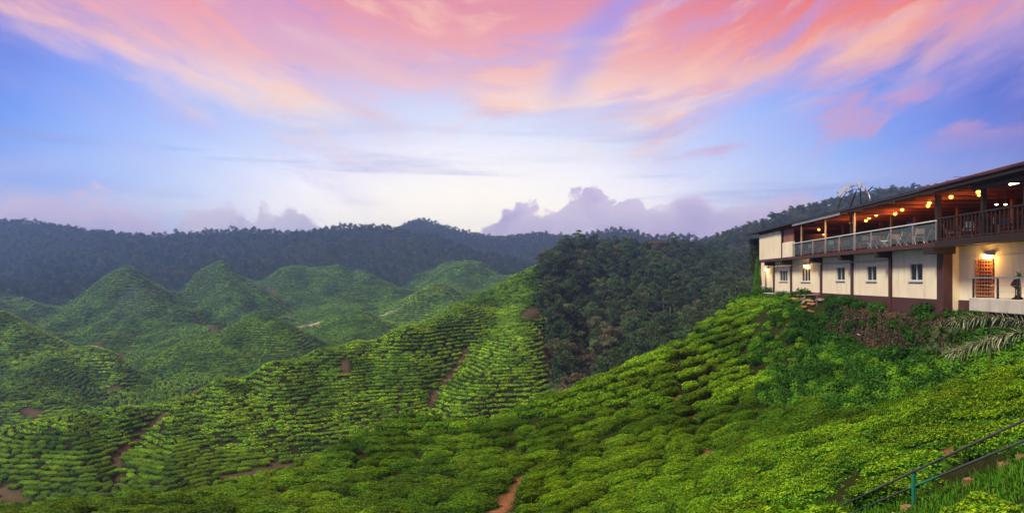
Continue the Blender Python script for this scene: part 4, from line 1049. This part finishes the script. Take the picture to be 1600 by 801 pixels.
for u, txt in ((1557, 'left one of two small white lamps deep inside the deck'), (1571, 'right one of two small white lamps deep inside the deck')):
    a = AU(u, -2.4); t = thing('ceiling_spot', WP(a, -2.4, ZV(319.5, a, -2.4)), txt, 'lamp', 'small white lamps inside', RZ)
    V, F = uvball((0, 0, 0), .07, .5); MB().addVF(V, F).done('lamp_glass', M_SPOT, t); MB().tube([(0, 0, .03), (0, 0, .7)], .008, 5).done('cord', M_BLACK, t)

# ---- tables and chairs on the deck
def chair_parts(root, mf, ms):
    for sx in (-1, 1):
        MB().tube([(sx * .21, -.22, 0), (sx * .20, .10, .46), (sx * .19, .24, .86)], .02, 6).done('leg', mf, root)
        MB().tube([(sx * .21, .26, 0), (sx * .20, -.16, .45)], .02, 6).done('leg', mf, root)
    MB().box(-.21, .21, -.22, .18, .44, .475).done('seat', ms, root, bevel=.01)
    MB().box(-.19, .19, .19, .225, .60, .88).done('backrest', ms, root, bevel=.01)
ch = None; chd = None
white_u = [1363, 1374, 1384, 1398, 1409, 1417, 1436, 1452]
for k, u in enumerate(white_u):
    b = (-.05, -.9)[k % 2]; a = AU(u, b); p = WP(a, b, ZF)
    lab = 'folding chair with pale metal legs behind the glass railing left of the corner post'
    if ch is None: ch = thing('folding_chair', p, lab, 'chair', 'pale folding chairs on the deck', RZ + 1.9); chair_parts(ch, M_WHITE, M_STEEL)
    else: copy_thing(ch, p, RZ + 1.9 + (k % 3 - 1) * .5, lab)
for k, u in enumerate([1255, 1262, 1268, 1275, 1282, 1293, 1300, 1306, 1314, 1322, 1328, 1342, 1350, 1357, 1483, 1490, 1512, 1530, 1548, 1570]):
    b = (.15, -.5)[k % 2]; a = AU(u, b); p = WP(a, b, ZF)
    lab = 'dark chair behind the glass railing toward the far end of the deck' if u < 1470 else 'dark chair seen between the balusters of the dark wooden balustrade'
    if chd is None: chd = thing('deck_chair', p, lab, 'chair', 'dark chairs on the deck', RZ + .3); chair_parts(chd, M_RED, M_TABLE)
    else: copy_thing(chd, p, RZ + .3 + (k * 2.1) % 6, lab)
tb = None
for k, u in enumerate([1258, 1279, 1299, 1320, 1346, 1378, 1405, 1432, 1500, 1540, 1585]):
    b = -1.7 - .5 * (k % 2); a = AU(u, b); p = WP(a, b, ZF); lab = 'dining table with a dull grey top in the row along the open deck'
    if tb is None:
        tb = thing('dining_table', p, lab, 'table', 'dining tables on the deck', RZ); MB().box(-.6, .6, -.4, .4, .72, .76).done('table_top', M_TABLE, tb, bevel=.01)
        for sx in (-.52, .52):
            for sy in (-.34, .34): MB().box(sx - .025, sx + .025, sy - .025, sy + .025, 0, .72).done('leg', M_STEEL, tb)
    else: copy_thing(tb, p, RZ, lab)
a = AU(1424, -.5); t = thing('blue_board', WP(a, -.5, ZF), 'small tilted blue board on a stand just above the deck railing', 'board', rz=RZ + .5)
MB().box(-.24, .24, -.03, .03, 1.05, 1.38).done('board', M_BLUE, t, bevel=.01); MB().tube([(0, 0, 0), (0, 0, 1.05)], .02, 6).done('stand', M_BLACK, t)

# ---- arched sign standing on the roof edge
sA0, sA1 = AU(1306, 1.0), AU(1360, 1.0); sm = (sA0 + sA1) / 2; half = (sA0 - sA1) / 2
sign = thing('roof_sign', WP(sm, 1.0, ZR + .03), 'arched metal roof sign with white letter plates standing on the roof edge', 'sign', rz=RZ)
def arc(th, k=1.0): return (-half * math.cos(th) * k * -1, 0.0, .05 + 1.28 * math.sin(th) * k)
pts_ = [arc(t) for t in np.linspace(.02, math.pi - .02, 21)]
MB().tube(pts_, .035, 6).done('arch', M_STEEL, sign, smooth=True)
pts2 = [arc(t, .82) for t in np.linspace(.05, math.pi - .05, 17)]
MB().tube(pts2, .025, 6).done('inner_arch', M_BLACK, sign, smooth=True)
for t in np.linspace(.25, math.pi - .25, 7): MB().bar(arc(t), arc(t, .82), .03, .03).done('strut', M_BLACK, sign)
MB().bar((.15 * half, 0, 0), (-.25 * half, 0, .95), .07, .05).done('brace', M_BLACK, sign); MB().bar((-.05 * half, 0, 0), (.45 * half, 0, .80), .06, .05).done('brace', M_BLACK, sign)
MB().bar((-.5 * half, 0, .02), (-.46 * half, 0, 1.05), .06, .05).done('brace', M_BLACK, sign)
M_LET = flat_mat('white_letter', 'b9b5b4', .5, .3, mott=.1)
for th, w, h, tilt in ((2.38 - .0, .13, .20, 0), (2.08, .17, .26, 0), (1.86, .09, .14, 0), (1.42, .17, .30, 0), (1.22, .18, .32, 0), (1.02, .19, .34, 0), (.86, .16, .30, 0)):
    th = math.pi - th if False else th
    p = arc(th, 1.03); q = Vector((-(p[0]), 0, 0)); 
    m = MB().box(-w, w, .05, .08, -h * .45, h * .55)
    o = m.done('letter_plate', M_LET, sign); o.location = p; o.rotation_euler = (0, -(math.pi / 2 - th) * .55 * -1, 0)
for th in (2.6, .80): MB().bar(arc(th), arc(th, 1.30), .05, .05).done('finial', M_BLACK, sign)

# ---- white bench and rail at the far foot of the wall
a = AU(1202, 1.1); zg = float(height(np.array([WP(a, 1.1, 0)[0]]), np.array([WP(a, 1.1, 0)[1]]))[0])
t = thing('bench', WP(a, 1.1, min(zg, -1.75)), 'long white plank bench at the foot of the wall below the far wall lamp', 'bench', rz=RZ)
MB().box(-1.5, 1.7, -.18, .18, .50, .56).done('seat', M_WHITE, t, bevel=.01)
for x in (-1.2, -.1, 1.4): MB().box(x - .06, x + .06, -.14, .14, -.4, .50).done('leg', M_WHITE, t)
t = thing('pipe_rail', WP(AU(1240, .7), .7, -1.7), 'thin pinkish pipe rail along the foot of the wall beside the white bench', 'rail', rz=RZ)
MB().tube([(-5.2, 0, .62), (-2.5, 0, .52), (0, 0, .42), (3.3, 0, .46)], .03, 6).done('pipe', flat_mat('pink_pipe', 'b98a7a', .6), t)
for x in (-4.8, -1.6, 1.5): MB().box(x - .025, x + .025, -.025, .025, -.6, .5).done('post', M_STEEL, t)

# ------------------------------------------------------------------ wild plants round the restaurant, handrail and steps
M_WEED = leaf_material('weed_leaves', 0.25, .75, 1.25, rough=.6, trans=.3, spec=.15)
M_SPIKE = leaf_material('spiky_leaves', 0.15, .8, 1.2, rough=.45, trans=.15, spec=.45)
M_DRY = leaf_material('dry_creeper', 0.3, .7, 1.2, rough=.9, trans=.1, spec=.1)
wG, wL, wD = (np.array(lin(c)) for c in ('3f7d18', '66981f', '244a17'))
def shrub(seed, R_, H, n, leaf, cA, cB, nl=6):
    r = np.random.default_rng(seed); parts = []
    for k in range(nl):
        a = r.uniform(0, 6.28); rr = R_ * r.uniform(.0, .62); c = np.array([rr * math.cos(a), rr * math.sin(a), H * r.uniform(.25, .68)]); s = R_ * r.uniform(.35, .6)
        m = n // nl; D = unit(r.normal(0, 1, (m, 3))); P = c + D * [s, s, s * .9] * r.uniform(.5, 1.05, (m, 1)); P[:, 2] = np.maximum(P[:, 2], .02)
        V, F = leaf_quads(P, D + [0, 0, .5], leaf * r.uniform(.6, 1.4, m), leaf * r.uniform(.35, .6, m), r, .6)
        q = np.clip(r.normal(.45, .28, (m, 1)), 0, 1); parts.append((V, F, np.repeat((cA * (1 - q) + cB * q) * r.uniform(.75, 1.2, (m, 1)), 4, 0)))
    for k in range(5):
        a = r.uniform(0, 6.28); V, F = tube([(0, 0, -.1), (.3 * R_ * math.cos(a), .3 * R_ * math.sin(a), H * .4), (.55 * R_ * math.cos(a), .55 * R_ * math.sin(a), H * .75)], [.025, .016, .006], 4)
        parts.append((V, F, BARK * .6))
    return join(parts)
def blade_leaf(p, d, L, w, droop, nseg=4):
    """one long tapering strap leaf"""
    p = np.asarray(p, float); d = unit(np.asarray(d, float)); side = unit(np.cross(d, [0, 0, 1.0]) + 1e-6); V = []; F = []
    for i in range(nseg + 1):
        t = i / nseg; q = p + d * L * t + np.array([0, 0, -1]) * droop * L * t * t; ww = w * (1 - t) ** .7 * (.6 + .8 * min(t * 3, 1)) * .6
        V += [q - side * ww, q + side * ww + [0, 0, ww * .3]]
    for i in range(nseg): F.append([2 * i, 2 * i + 1, 2 * i + 3, 2 * i + 2])
    return np.array(V), np.array(F)
def rosette(c, n, L, w, r, colA, colB, updir=(0, 0, 1), lo=-.1, hi=1.2):
    parts = []
    for k in range(n):
        a = k * 2.4 + r.uniform(-.2, .2); e = r.uniform(lo, hi)
        d = np.array([math.cos(a) * math.cos(e), math.sin(a) * math.cos(e), math.sin(e)]) + np.asarray(updir) * .25
        V, F = blade_leaf(c, d, L * r.uniform(.7, 1.15), w, r.uniform(.1, .45)); parts.append((V, F, (colA + (colB - colA) * r.uniform(0, 1)) * r.uniform(.8, 1.2)))
    return parts
def mesh_of(name, parts, mat): V, F, C = join(parts); return mk_mesh(name, V, F, [mat], C)
def gp(u, v): return hit(u, v)
def Zg(x, y): return float(height(np.array([x]), np.array([y]))[0])
WEEDS = [shrub(700 + i, R_, H, n, lf, a, b, nl) for i, (R_, H, n, lf, a, b, nl) in enumerate([(.55, .55, 620, .13, wG, wL, 7), (.70, .75, 760, .12, wD, wG, 7), (.5, .42, 560, .10, wL * .9, wL * 1.2, 6), (.8, 1.0, 900, .14, wD, wG * .8, 8)])]
WEED_ME = [mk_mesh('wild_shrub', w[0], w[1], [M_WEED], w[2]) for w in WEEDS]
r_ = np.random.default_rng(31)
# candidate places: below the wall, down the bank foot, the gully between the two slopes
n = 26000
cy_ = r_.uniform(17, 69, n); cb = r_.uniform(.25, 11, n); cx_ = 18.3 + .092 * cy_ - cb
k = ~near_ok(cx_, cy_); cx_, cy_, cb = cx_[k], cy_[k], cb[k]
bank = (cy_ > 29) & (cy_ < 43) & (cb < 1.7); k = ~bank | (r_.random(len(cb)) < .30); cx_, cy_, cb = cx_[k], cy_[k], cb[k]
rub = (cy_ > 44.2) & (cy_ < 50) & (cb < 1.5); k = ~rub | (r_.random(len(cb)) < .05); cx_, cy_, cb = cx_[k], cy_[k], cb[k]
cu_ = CX + FPX * cx_ / cy_; cv_ = HV - FPX * height(cx_, cy_) / cy_; k = ~((cu_ > 1465) & (cv_ < 590) & (r_.random(len(cb)) < .85)); cx_, cy_, cb = cx_[k], cy_[k], cb[k]
k = ~((cy_ > 50) & (cb < .9)); cx_, cy_, cb = cx_[k], cy_[k], cb[k]
k = soil_mask(cx_, cy_) < .35; cx_, cy_, cb = cx_[k], cy_[k], cb[k]
kp = poisson(cx_, cy_, np.zeros(len(cx_)), np.full(len(cx_), .52), np.full(len(cx_), .52)); cx_, cy_, cb = cx_[kp], cy_[kp], cb[kp]
cz = height(cx_, cy_); hd, cu, cv = hidden_by(cx_, cy_, cz + .5)
k = (hd < 8) & (cu < 1640); cx_, cy_, cb, cz, cu, cv, hd = (q[k] for q in (cx_, cy_, cb, cz, cu, cv, hd))
kd = np.where((cb < 2.2) & (cy_ < 46), np.where(r_.random(len(cb)) < .6, 3, 1), r_.choice(4, len(cb), p=[.42, .18, .34, .06]))
s_ = r_.uniform(.6, 1.15, len(cb))
own = np.argsort(cy_ + (hd > 3) * 1e3)[:150]
wp = {}
LAB = ['bright green leafy weed clump on the slope below the restaurant', 'dark green wild shrub on the slope below the restaurant', 'low yellow green weed clump on the slope below the restaurant', 'tall dark green wild shrub below the restaurant wall']
for i in own:
    kk_ = int(kd[i]); o = link('wild_shrub', WEED_ME[kk_], label=LAB[kk_], cat='shrub', group='wild shrubs below the restaurant')
    o.location = (cx_[i], cy_[i], cz[i] - .05); o.rotation_euler = (0, 0, r_.uniform(0, 6.28)); o.scale = (s_[i],) * 3; wp.setdefault(kk_, o)
for kk_ in range(4):
    if kk_ not in wp:
        o = link('wild_shrub', WEED_ME[kk_], label=LAB[kk_], cat='shrub', group='wild shrubs below the restaurant'); y = 44.0 - kk_; x = facade(y, 2.0); o.location = (x, y, Zg(x, y)); wp[kk_] = o
rest_ = np.setdiff1d(np.arange(len(cb)), own)
print('weeds', len(own), len(rest_))
scatter('undergrowth', [wp[q] for q in range(4)], np.stack([cx_, cy_, cz - .05], -1)[rest_], np.stack([np.zeros(len(rest_)), np.zeros(len(rest_)), r_.uniform(0, 6.28, len(rest_))], -1), np.repeat(s_[rest_][:, None], 3, 1), kd[rest_], label='weeds and undergrowth on the slope below the restaurant')

# dark shrubs against the wall
SH = [mk_mesh('wall_shrub', *(lambda w: (w[0], w[1]))(w), [M_WEED], w[2]) for w in (shrub(741, .95, 1.9, 1500, .16, wD * .8, wD * 1.25, 9), shrub(742, .8, 1.5, 1300, .14, wD, wG * .8, 8))]
for k, (u, b, sz, lab) in enumerate([(1303, .75, 1.0, 'large dark green shrub against the wall just right of the loose stones'), (1318, .8, .95, 'rounded dark green shrub against the wall below the second two pane window'), (1336, .9, .8, 'leafy shrub hanging over the bank at the foot of the brown column'),
                                     (1352, .8, .62, 'low green shrub at the top of the bank left of the dry creepers'), (1372, .75, .72, 'dark shrub against the plinth at the top of the bank'), (1396, .6, .4, 'small scruffy shrub beside the dry creepers'), (1425, 1.9, .95, 'yellow green bush at the foot of the bank below the dry creepers'),
                                     (1452, 2.2, .8, 'bright green bush at the foot of the bank left of the spiky plants'), (1264, .5, .5, 'small green shrub at the wall by the loose stones')]):
    a = AU(u, b); p = WXY(a, b); o = link('wall_shrub', SH[k % 2], label=lab, cat='shrub', group='shrubs along the foot of the wall')
    o.location = (p[0], p[1], Zg(*p) - .15); o.scale = (sz, sz, sz); o.rotation_euler = (0, 0, k * 1.3)
# dry creepers hanging down the bank
parts = []
r = np.random.default_rng(17)
dryA, dryB = np.array(lin('3a3328')), np.array(lin('575043'))
for k in range(1200):
    y = r.uniform(29.5, 43.5); b0 = r.uniform(.2, .55); x = facade(y, b0); z = Zg(facade(y, .25), y) + r.uniform(-.3, .08) - (r.uniform(0, 1.3) if r.random() < .6 else 0)
    L = r.uniform(.5, 1.5); d = np.array([-(r.uniform(.1, .45)), r.normal(0, .30), -1.0]); x -= .35 * max(0, (Zg(facade(y, .25), y) - z))
    V, F = blade_leaf((x - .25, y, z), d, L, r.uniform(.012, .03), 0.05, 3); c = dryA + (dryB - dryA) * r.uniform(0, 1); parts.append((V, F, c * r.uniform(.6, 1.3) if r.random() < .85 else wD))
    if True:
        V2, F2 = leaf_quads(V + r.normal(0, .05, V.shape), np.tile([-1., -.3, .3], (len(V), 1)), .12, .08, r, .8); parts.append((V2, F2, c * r.uniform(.6, 1.2)))
o = link('dry_creeper', mesh_of('dry_creeper', parts, M_DRY), label='curtain of dry brown creeper hanging down the bank under the wall', cat='creeper')
# ivy over the far end of the building and the cypress beside it
parts = []
r = np.random.default_rng(18)
M = 4200; aa = r.uniform(a_end - .1, rL - .2, M); bb = r.uniform(-2.0, .75, M); zz = r.uniform(-.3, 3.95, M)
zz = np.minimum(zz, 4.1); cut_ = (zz > .4 + .5 * np.sin(aa * 3 + bb * 2)) ; P = np.stack([P0[0] + aa * EX[0] + bb * EN[0], P0[1] + aa * EX[1] + bb * EN[1], zz], -1)[cut_]
V, F = leaf_quads(P, np.tile([-.6, -.8, .3], (len(P), 1)), r.uniform(.12, .24, len(P)), .12, r, .7); parts.append((V, F, np.repeat(np.array(lin('33401f')) * r.uniform(.5, 1.3, (len(P), 1)), 4, 0)))
link('ivy', mesh_of('ivy', parts, M_WEED), label='dark ivy hanging under the roof at the far end of the restaurant', cat='ivy')
t = thing('cypress', WP(AU(1183.5, .9), .9, -2.0), 'slender bright green cypress standing at the far corner of the restaurant', 'tree')
r = np.random.default_rng(19); m = 2400; zz = r.uniform(.2, 4.0, m); rad = .42 * (1 - (zz / 4.05) ** 1.6) + .05; th = r.uniform(0, 6.28, m)
P = np.stack([rad * np.cos(th), rad * np.sin(th), zz], -1); V, F = leaf_quads(P, np.stack([np.cos(th), np.sin(th), th * 0 + .6], -1), .16, .06, r, .4, axis=np.tile([0., 0, 1.], (m, 1)) + r.normal(0, .3, (m, 3)))
link('crown', mesh_of('crown', [(V, F, np.repeat((wG + (wL - wG) * r.uniform(0, .6, (m, 1))) * .8, 4, 0))], M_WEED), t)
V, F = tube([(0, 0, -.5), (0, 0, 3.2)], [.07, .02], 6); link('trunk', mesh_of('trunk', [(V, F, BARK * .7)], M_BARK), t)
# loose stones
SM = [flat_mat('orange_stone', 'a8704e', .9, .2, mott=.35, scale=5), flat_mat('grey_stone', '8f8378', .9, .2, mott=.35, scale=5)]
def stone(seed):
    r = np.random.default_rng(seed); V, F = ICO1; V = V * r.uniform(.6, 1.1, 3) ; V = np.sign(V) * np.abs(V) ** .7 * (1 + r.normal(0, .09, (len(V), 1))); return V, F
ST = [mk_mesh('stone', *stone(60 + i), [SM[i % 2]]) for i in range(5)]
for k in range(26):
    y = r_.uniform(44.6, 50.5); b = r_.uniform(.25, 1.5); x = facade(y, b); s = r_.uniform(.10, .26)
    o = link('rubble_stone', ST[k % 5], label=('rough orange stone' if k % 5 % 2 == 0 else 'rough grey stone') + ' in the loose heap at the foot of the wall', cat='stone', group='loose stones below the wall')
    o.location = (x, y, Zg(x, y) + s * .5); o.scale = (s * 1.3, s, s * .75); o.rotation_euler = tuple(r_.uniform(-.4, .4, 2)) + (r_.uniform(0, 6.28),)
p = gp(1352, 528)
t = link('plank', MB().bar((-.45, 0, 0), (.45, 0, .0), .10, .04).done('tmp', M_WHITE).data, label='pale broken plank lying on the bare red earth under the bank', cat='plank'); bpy.data.objects.remove(bpy.data.objects['tmp']); t.location = (p[0], p[1], p[2] + .08); t.rotation_euler = (0, .35, -.5)

# spiky plants at the near corner
spA, spB, spG = np.array(lin('7f8c68')), np.array(lin('b4b898')), np.array(lin('4f6b3a'))
def spiky_branch(name, P, label, seed, tip=.34):
    r = np.random.default_rng(seed); P = np.array(P, float); parts = []
    V, F = tube(P, np.linspace(.05, .02, len(P)), 6); root = thing(name, tuple(P[0]), label, 'plant', 'spiky leaved plants by the terrace')
    link('stem', mesh_of('stem', [(V - P[0], F, BARK * .9)], M_BARK), root)
    L = np.concatenate([[0], np.cumsum(np.linalg.norm(np.diff(P, axis=0), axis=1))]); n = int(L[-1] / .011)
    for k in range(n):
        s = L[-1] * (k / n); q = np.array([np.interp(s, L, P[:, c]) for c in range(3)]); f = unit(np.array([np.interp(min(s + .1, L[-1]), L, P[:, c]) for c in range(3)]) - q + 1e-6)
        a = k * 2.4; u_ = unit(np.cross(f, [0, 0, 1])); w_ = np.cross(u_, f); d = f * r.uniform(.2, 1.0) + u_ * math.cos(a) + w_ * math.sin(a)
        V, F = blade_leaf(q, d, r.uniform(.28, .52), .032, r.uniform(.1, .5)); c = spG + (spA - spG) * r.uniform(0, 1); c = spB if r.random() < .14 else c; parts.append((V - P[0], F, c * r.uniform(.7, 1.15)))
    parts += [(V - P[0], F, C) for V, F, C in rosette(P[-1], 34, tip, .022, r, spA, spB, unit(P[-1] - P[-2]), -.6, 1.3)]
    link('leaves', mesh_of('leaves', parts, M_SPIKE), root); return root
def pt(u, v, Y): return ((u - CX) / FPX * Y, Y, (HV - v) / FPX * Y)
spiky_branch('spiky_plant', [pt(1640, 516, 23.4), pt(1600, 503, 23.6), pt(1560, 495, 23.9), pt(1525, 496, 24.2), pt(1490, 500, 24.5)], 'upper arching branch of pale spiky leaves reaching left below the terrace', 71)
spiky_branch('spiky_plant', [pt(1650, 512, 21.4), pt(1600, 518, 21.7), pt(1560, 526, 22.0), pt(1520, 539, 22.4), pt(1484, 551, 22.8)], 'lower arching branch of pale spiky leaves reaching left over the gully', 72)
spiky_branch('spiky_plant', [pt(1660, 545, 22.4), pt(1620, 545, 22.6), pt(1575, 540, 23)], 'short spiky branch between the two long arching ones at the right edge', 73)
for k, (u, v, Y, h, lab, n, L) in enumerate([(1497, 495, 27.6, .95, 'thin palm like spiky plant in front of the brown plinth beside the terrace', 36, .55), (1472, 588, 25.5, 1.3, 'large spiky clump at the left end of the gully below the corner column', 90, .5), (1486, 560, 26, .9, 'dark green spiky clump behind the tips of the arching branches', 80, .5), (1512, 592, 23.5, .5, 'small grey spiky tuft low in the gully', 40, .45),
                                       (1463, 560, 27.5, .8, 'leafy spiky clump against the foot of the bank', 60, .45), (1545, 575, 23, .5, 'spiky tuft under the lower arching branch', 45, .42), (1594, 470, 25.2, .85, 'green spiky potted plant standing on the terrace by its railing', 40, .42)]):
    P = np.array(pt(u, v, Y)); g_ = Zg(P[0], P[1]);
    if k != 6: P[2] = g_
    else: P[2] = TZ
    root = thing('spiky_plant', tuple(P), lab, 'plant', 'spiky leaved plants by the terrace'); r = np.random.default_rng(80 + k)
    V, F = tube([(0, 0, -.2), (.03, .02, h * .5), (0.0, .05, h)], [.045, .035, .025], 6); link('stem', mesh_of('stem', [(V, F, BARK * .7)], M_BARK), root)
    ps = rosette(np.array([0, .05, h]), n, L, .03, r, spG * .8, spA if k in (3, 5) else spG * 1.2, (0, 0, 1), -.5, 1.3)
    if n > 55: ps += rosette(np.array([.25, -.1, h * .55]), n // 2, L, .03, r, spG * .7, spA * .8, (0, 0, 1), -.4, 1.2) + rosette(np.array([-.3, .1, h * .4]), n // 2, L, .03, r, spG * .7, spG, (0, 0, 1), -.4, 1.2)
    link('leaves', mesh_of('leaves', ps, M_SPIKE), root)
# dark red cordylines by the terrace
for k, (u, v, Y, h) in enumerate([(1580, 485, 25.0, .2), (1591, 486, 24.6, .3), (1587, 452, 25.4, .55)]):
    P = np.array(pt(u, v, Y)); gz_ = TZ - .9 if k < 2 else TZ; P[2] = gz_; top = float(pt(u, (472, 466, 441)[k], Y)[2]) - gz_
    root = thing('dark_leaved_plant', tuple(P), ['left one of two dark red leaved plants in front of the terrace slab', 'right one of two dark red leaved plants in front of the terrace slab', 'tall dark plant standing on the terrace at the railing'][k], 'plant', 'dark leaved plants by the terrace')
    r = np.random.default_rng(90 + k); V, F = tube([(0, 0, -1.5 if k < 2 else 0), (0, 0, top)], [.03, .02], 6); link('stem', mesh_of('stem', [(V, F, BARK * .5)], M_BARK), root)
    w = shrub(95 + k, .20, .42, 260, .13, np.array(lin('2e1a1e')), np.array(lin('4b2a2c')), 4); Vw = w[0] + [0, 0, top - .22]; link('leaves', mk_mesh('leaves', Vw, w[1], [M_WEED], w[2]), root)

# ---- green handrail with its post, and the stone steps beside it
M_RAILP = flat_mat('worn_rail_paint', '3d4144', .5, .5, mott=.35, scale=6)
M_GREEN = flat_mat('green_rail_paint', '1f6f56', .5, .4, mott=.3, scale=8, streak=.3)
def on(u, v, Y): return Vector(pt(u, v, Y))
hr_t = [on(1250, 821, 14.1), on(1290, 801, 13.2), on(1425, 737, 10.8), on(1600, 656, 9.3), on(1720, 600, 8.5)]
hr_l = [on(1280, 824, 13.6), on(1330, 801, 12.5), on(1428, 759, 10.8), on(1600, 688, 9.3), on(1720, 640, 8.5)]
base = on(1428, 795, 10.8)
hrail = thing('handrail', tuple(base), 'worn metal handrail of two pipes on a green post beside the tea', 'handrail')
def rel(L): return [tuple(p - base) for p in L]
def smoothpath(L, n=6):
    L = [Vector(p) for p in L]; out = []
    for i in range(len(L) - 1):
        for k in range(n): out.append(L[i].lerp(L[i + 1], k / n))
    return [tuple(p) for p in out + [L[-1]]]
MB().tube(smoothpath(rel(hr_t)), .019, 8).done('rail', M_RAILP, hrail, smooth=True)
lr = MB().tube(smoothpath(rel(hr_l)), .018, 8).done('rail', M_RAILP, hrail, smooth=True)
q0, q1 = Vector(rel(hr_l)[2]), Vector(rel(hr_l)[3])
MB().tube([tuple(q0.lerp(q1, -.05)), tuple(q0.lerp(q1, .24))], .0195, 8, cap=False).done('green_sleeve', M_GREEN, lr, smooth=True)
MB().box(-.028, .028, -.028, .028, -.45, (on(1425, 737, 10.8) - base).z + .01).done('post', M_GREEN, hrail, bevel=.006)
for j, e in enumerate((Vector(rel(hr_t)[4]), Vector(rel(hr_t)[0]))):
    MB().box(e.x - .034, e.x + .034, e.y - .034, e.y + .034, e.z - 1.0, e.z + .01).done('post', M_GREEN, hrail, bevel=.006)
M_BRICK = flat_mat('brick_step', '9a7458', .9, .2, mott=.3, scale=9, bump=.4)
bs = [(1417, 792, 10.5, 'lowest brick step, left of the green post'), (1515, 749, 9.9, 'brick step lying in the grass right of the green post'), (1571, 724, 9.5, 'brick step below the rail second from the right edge'), (1599, 712, 9.3, 'brick step at the right edge of the grass')]
for u, v, Y, lab in bs:
    p = hit(u, v + 4)
    o = MB().box(-.09, .09, -.06, .06, -.12, .07).done('brick_step', M_BRICK, label=lab, cat='brick step', group='brick steps beside the handrail', bevel=.008); o.location = p; o.rotation_euler = (0, 0, .5)
# grass along the steps
parts = []
r = np.random.default_rng(23); n = 60000
gyg = r.uniform(7.6, 15.5, n); gxg = (r.uniform(1220, 1680, n) - CX) / FPX * gyg
k = ~near_ok(gxg, gyg) & (r.random(n) < .30 + .8 * np.clip(1 - soil_mask(gxg, gyg), 0, 1)); gxg, gyg = gxg[k][:16000], gyg[k][:16000]; n = len(gxg)
gzg = height(gxg, gyg)
for i in range(n):
    d = r.normal(0, .35, 3) + [0, 0, 1]; V, F = blade_leaf((gxg[i], gyg[i], gzg[i] - .02), d, r.uniform(.10, .26), .014, r.uniform(.1, .5), 2); parts.append((V, F, (wG + (wL - wG) * r.uniform(0, .7)) * r.uniform(.6, 1.0)))
link('grass', mesh_of('grass', parts, M_WEED), kind='stuff', label='bright green grass along the steps below the handrail')

# ---- power pylon on the far tea hill and sheds in the valley
M_PYL = flat_mat('pylon_steel', '717b7c', .5, .4, metal=.2)
p = hit(208, 497); H_ = (497 - 448) / 1000 * p[1]
pyl = thing('pylon', (p[0], p[1], p[2] - .5), 'pale lattice power pylon on the steep pyramid shaped tea hill', 'pylon')
hw = 26 / 1000 * p[1]
cor = [(sx, sy) for sx in (-1, 1) for sy in (-1, 1)]
for sx, sy in cor: MB().bar((sx * hw, sy * hw, 0), (sx * hw * .12, sy * hw * .12, H_), .18, .18).done('leg', M_PYL, pyl)
br = MB()
for j in range(6):
    k0, k1 = j / 6, (j + 1) / 6; w0, w1 = hw * (1 - .88 * k0), hw * (1 - .88 * k1)
    for (ax_, ay_), (bx_, by_) in (((-1, -1), (1, -1)), ((1, -1), (1, 1)), ((1, 1), (-1, 1)), ((-1, 1), (-1, -1))):
        br.bar((ax_ * w0, ay_ * w0, H_ * k0), (bx_ * w1, by_ * w1, H_ * k1), .08, .08).bar((bx_ * w0, by_ * w0, H_ * k0), (ax_ * w1, ay_ * w1, H_ * k1), .08, .08)
br.done('bracing', M_PYL, pyl)
MB().bar((-hw * .5, 0, H_ * .86), (hw * .5, 0, H_ * .86), .2, .2).bar((-hw * .4, 0, H_ * .97), (hw * .4, 0, H_ * .97), .2, .2).done('cross_arm', M_PYL, pyl)

# overhead cable running to the roof
A_, B_ = WP(AU(1490, 1.0), 1.0, ZR + .25), np.array(pt(1680, 212, 19.0))
cbl = thing('power_cable', tuple(A_), 'thin dark cable rising from the roof to the right edge of the sky', 'cable')
P = [tuple(np.array(A_) * (1 - t) + B_ * t - np.array([0, 0, .35]) * 4 * t * (1 - t) - np.array(A_)) for t in np.linspace(0, 1, 14)]
MB().tube(P, .012, 5).done('cable_line', M_BLACK, cbl)
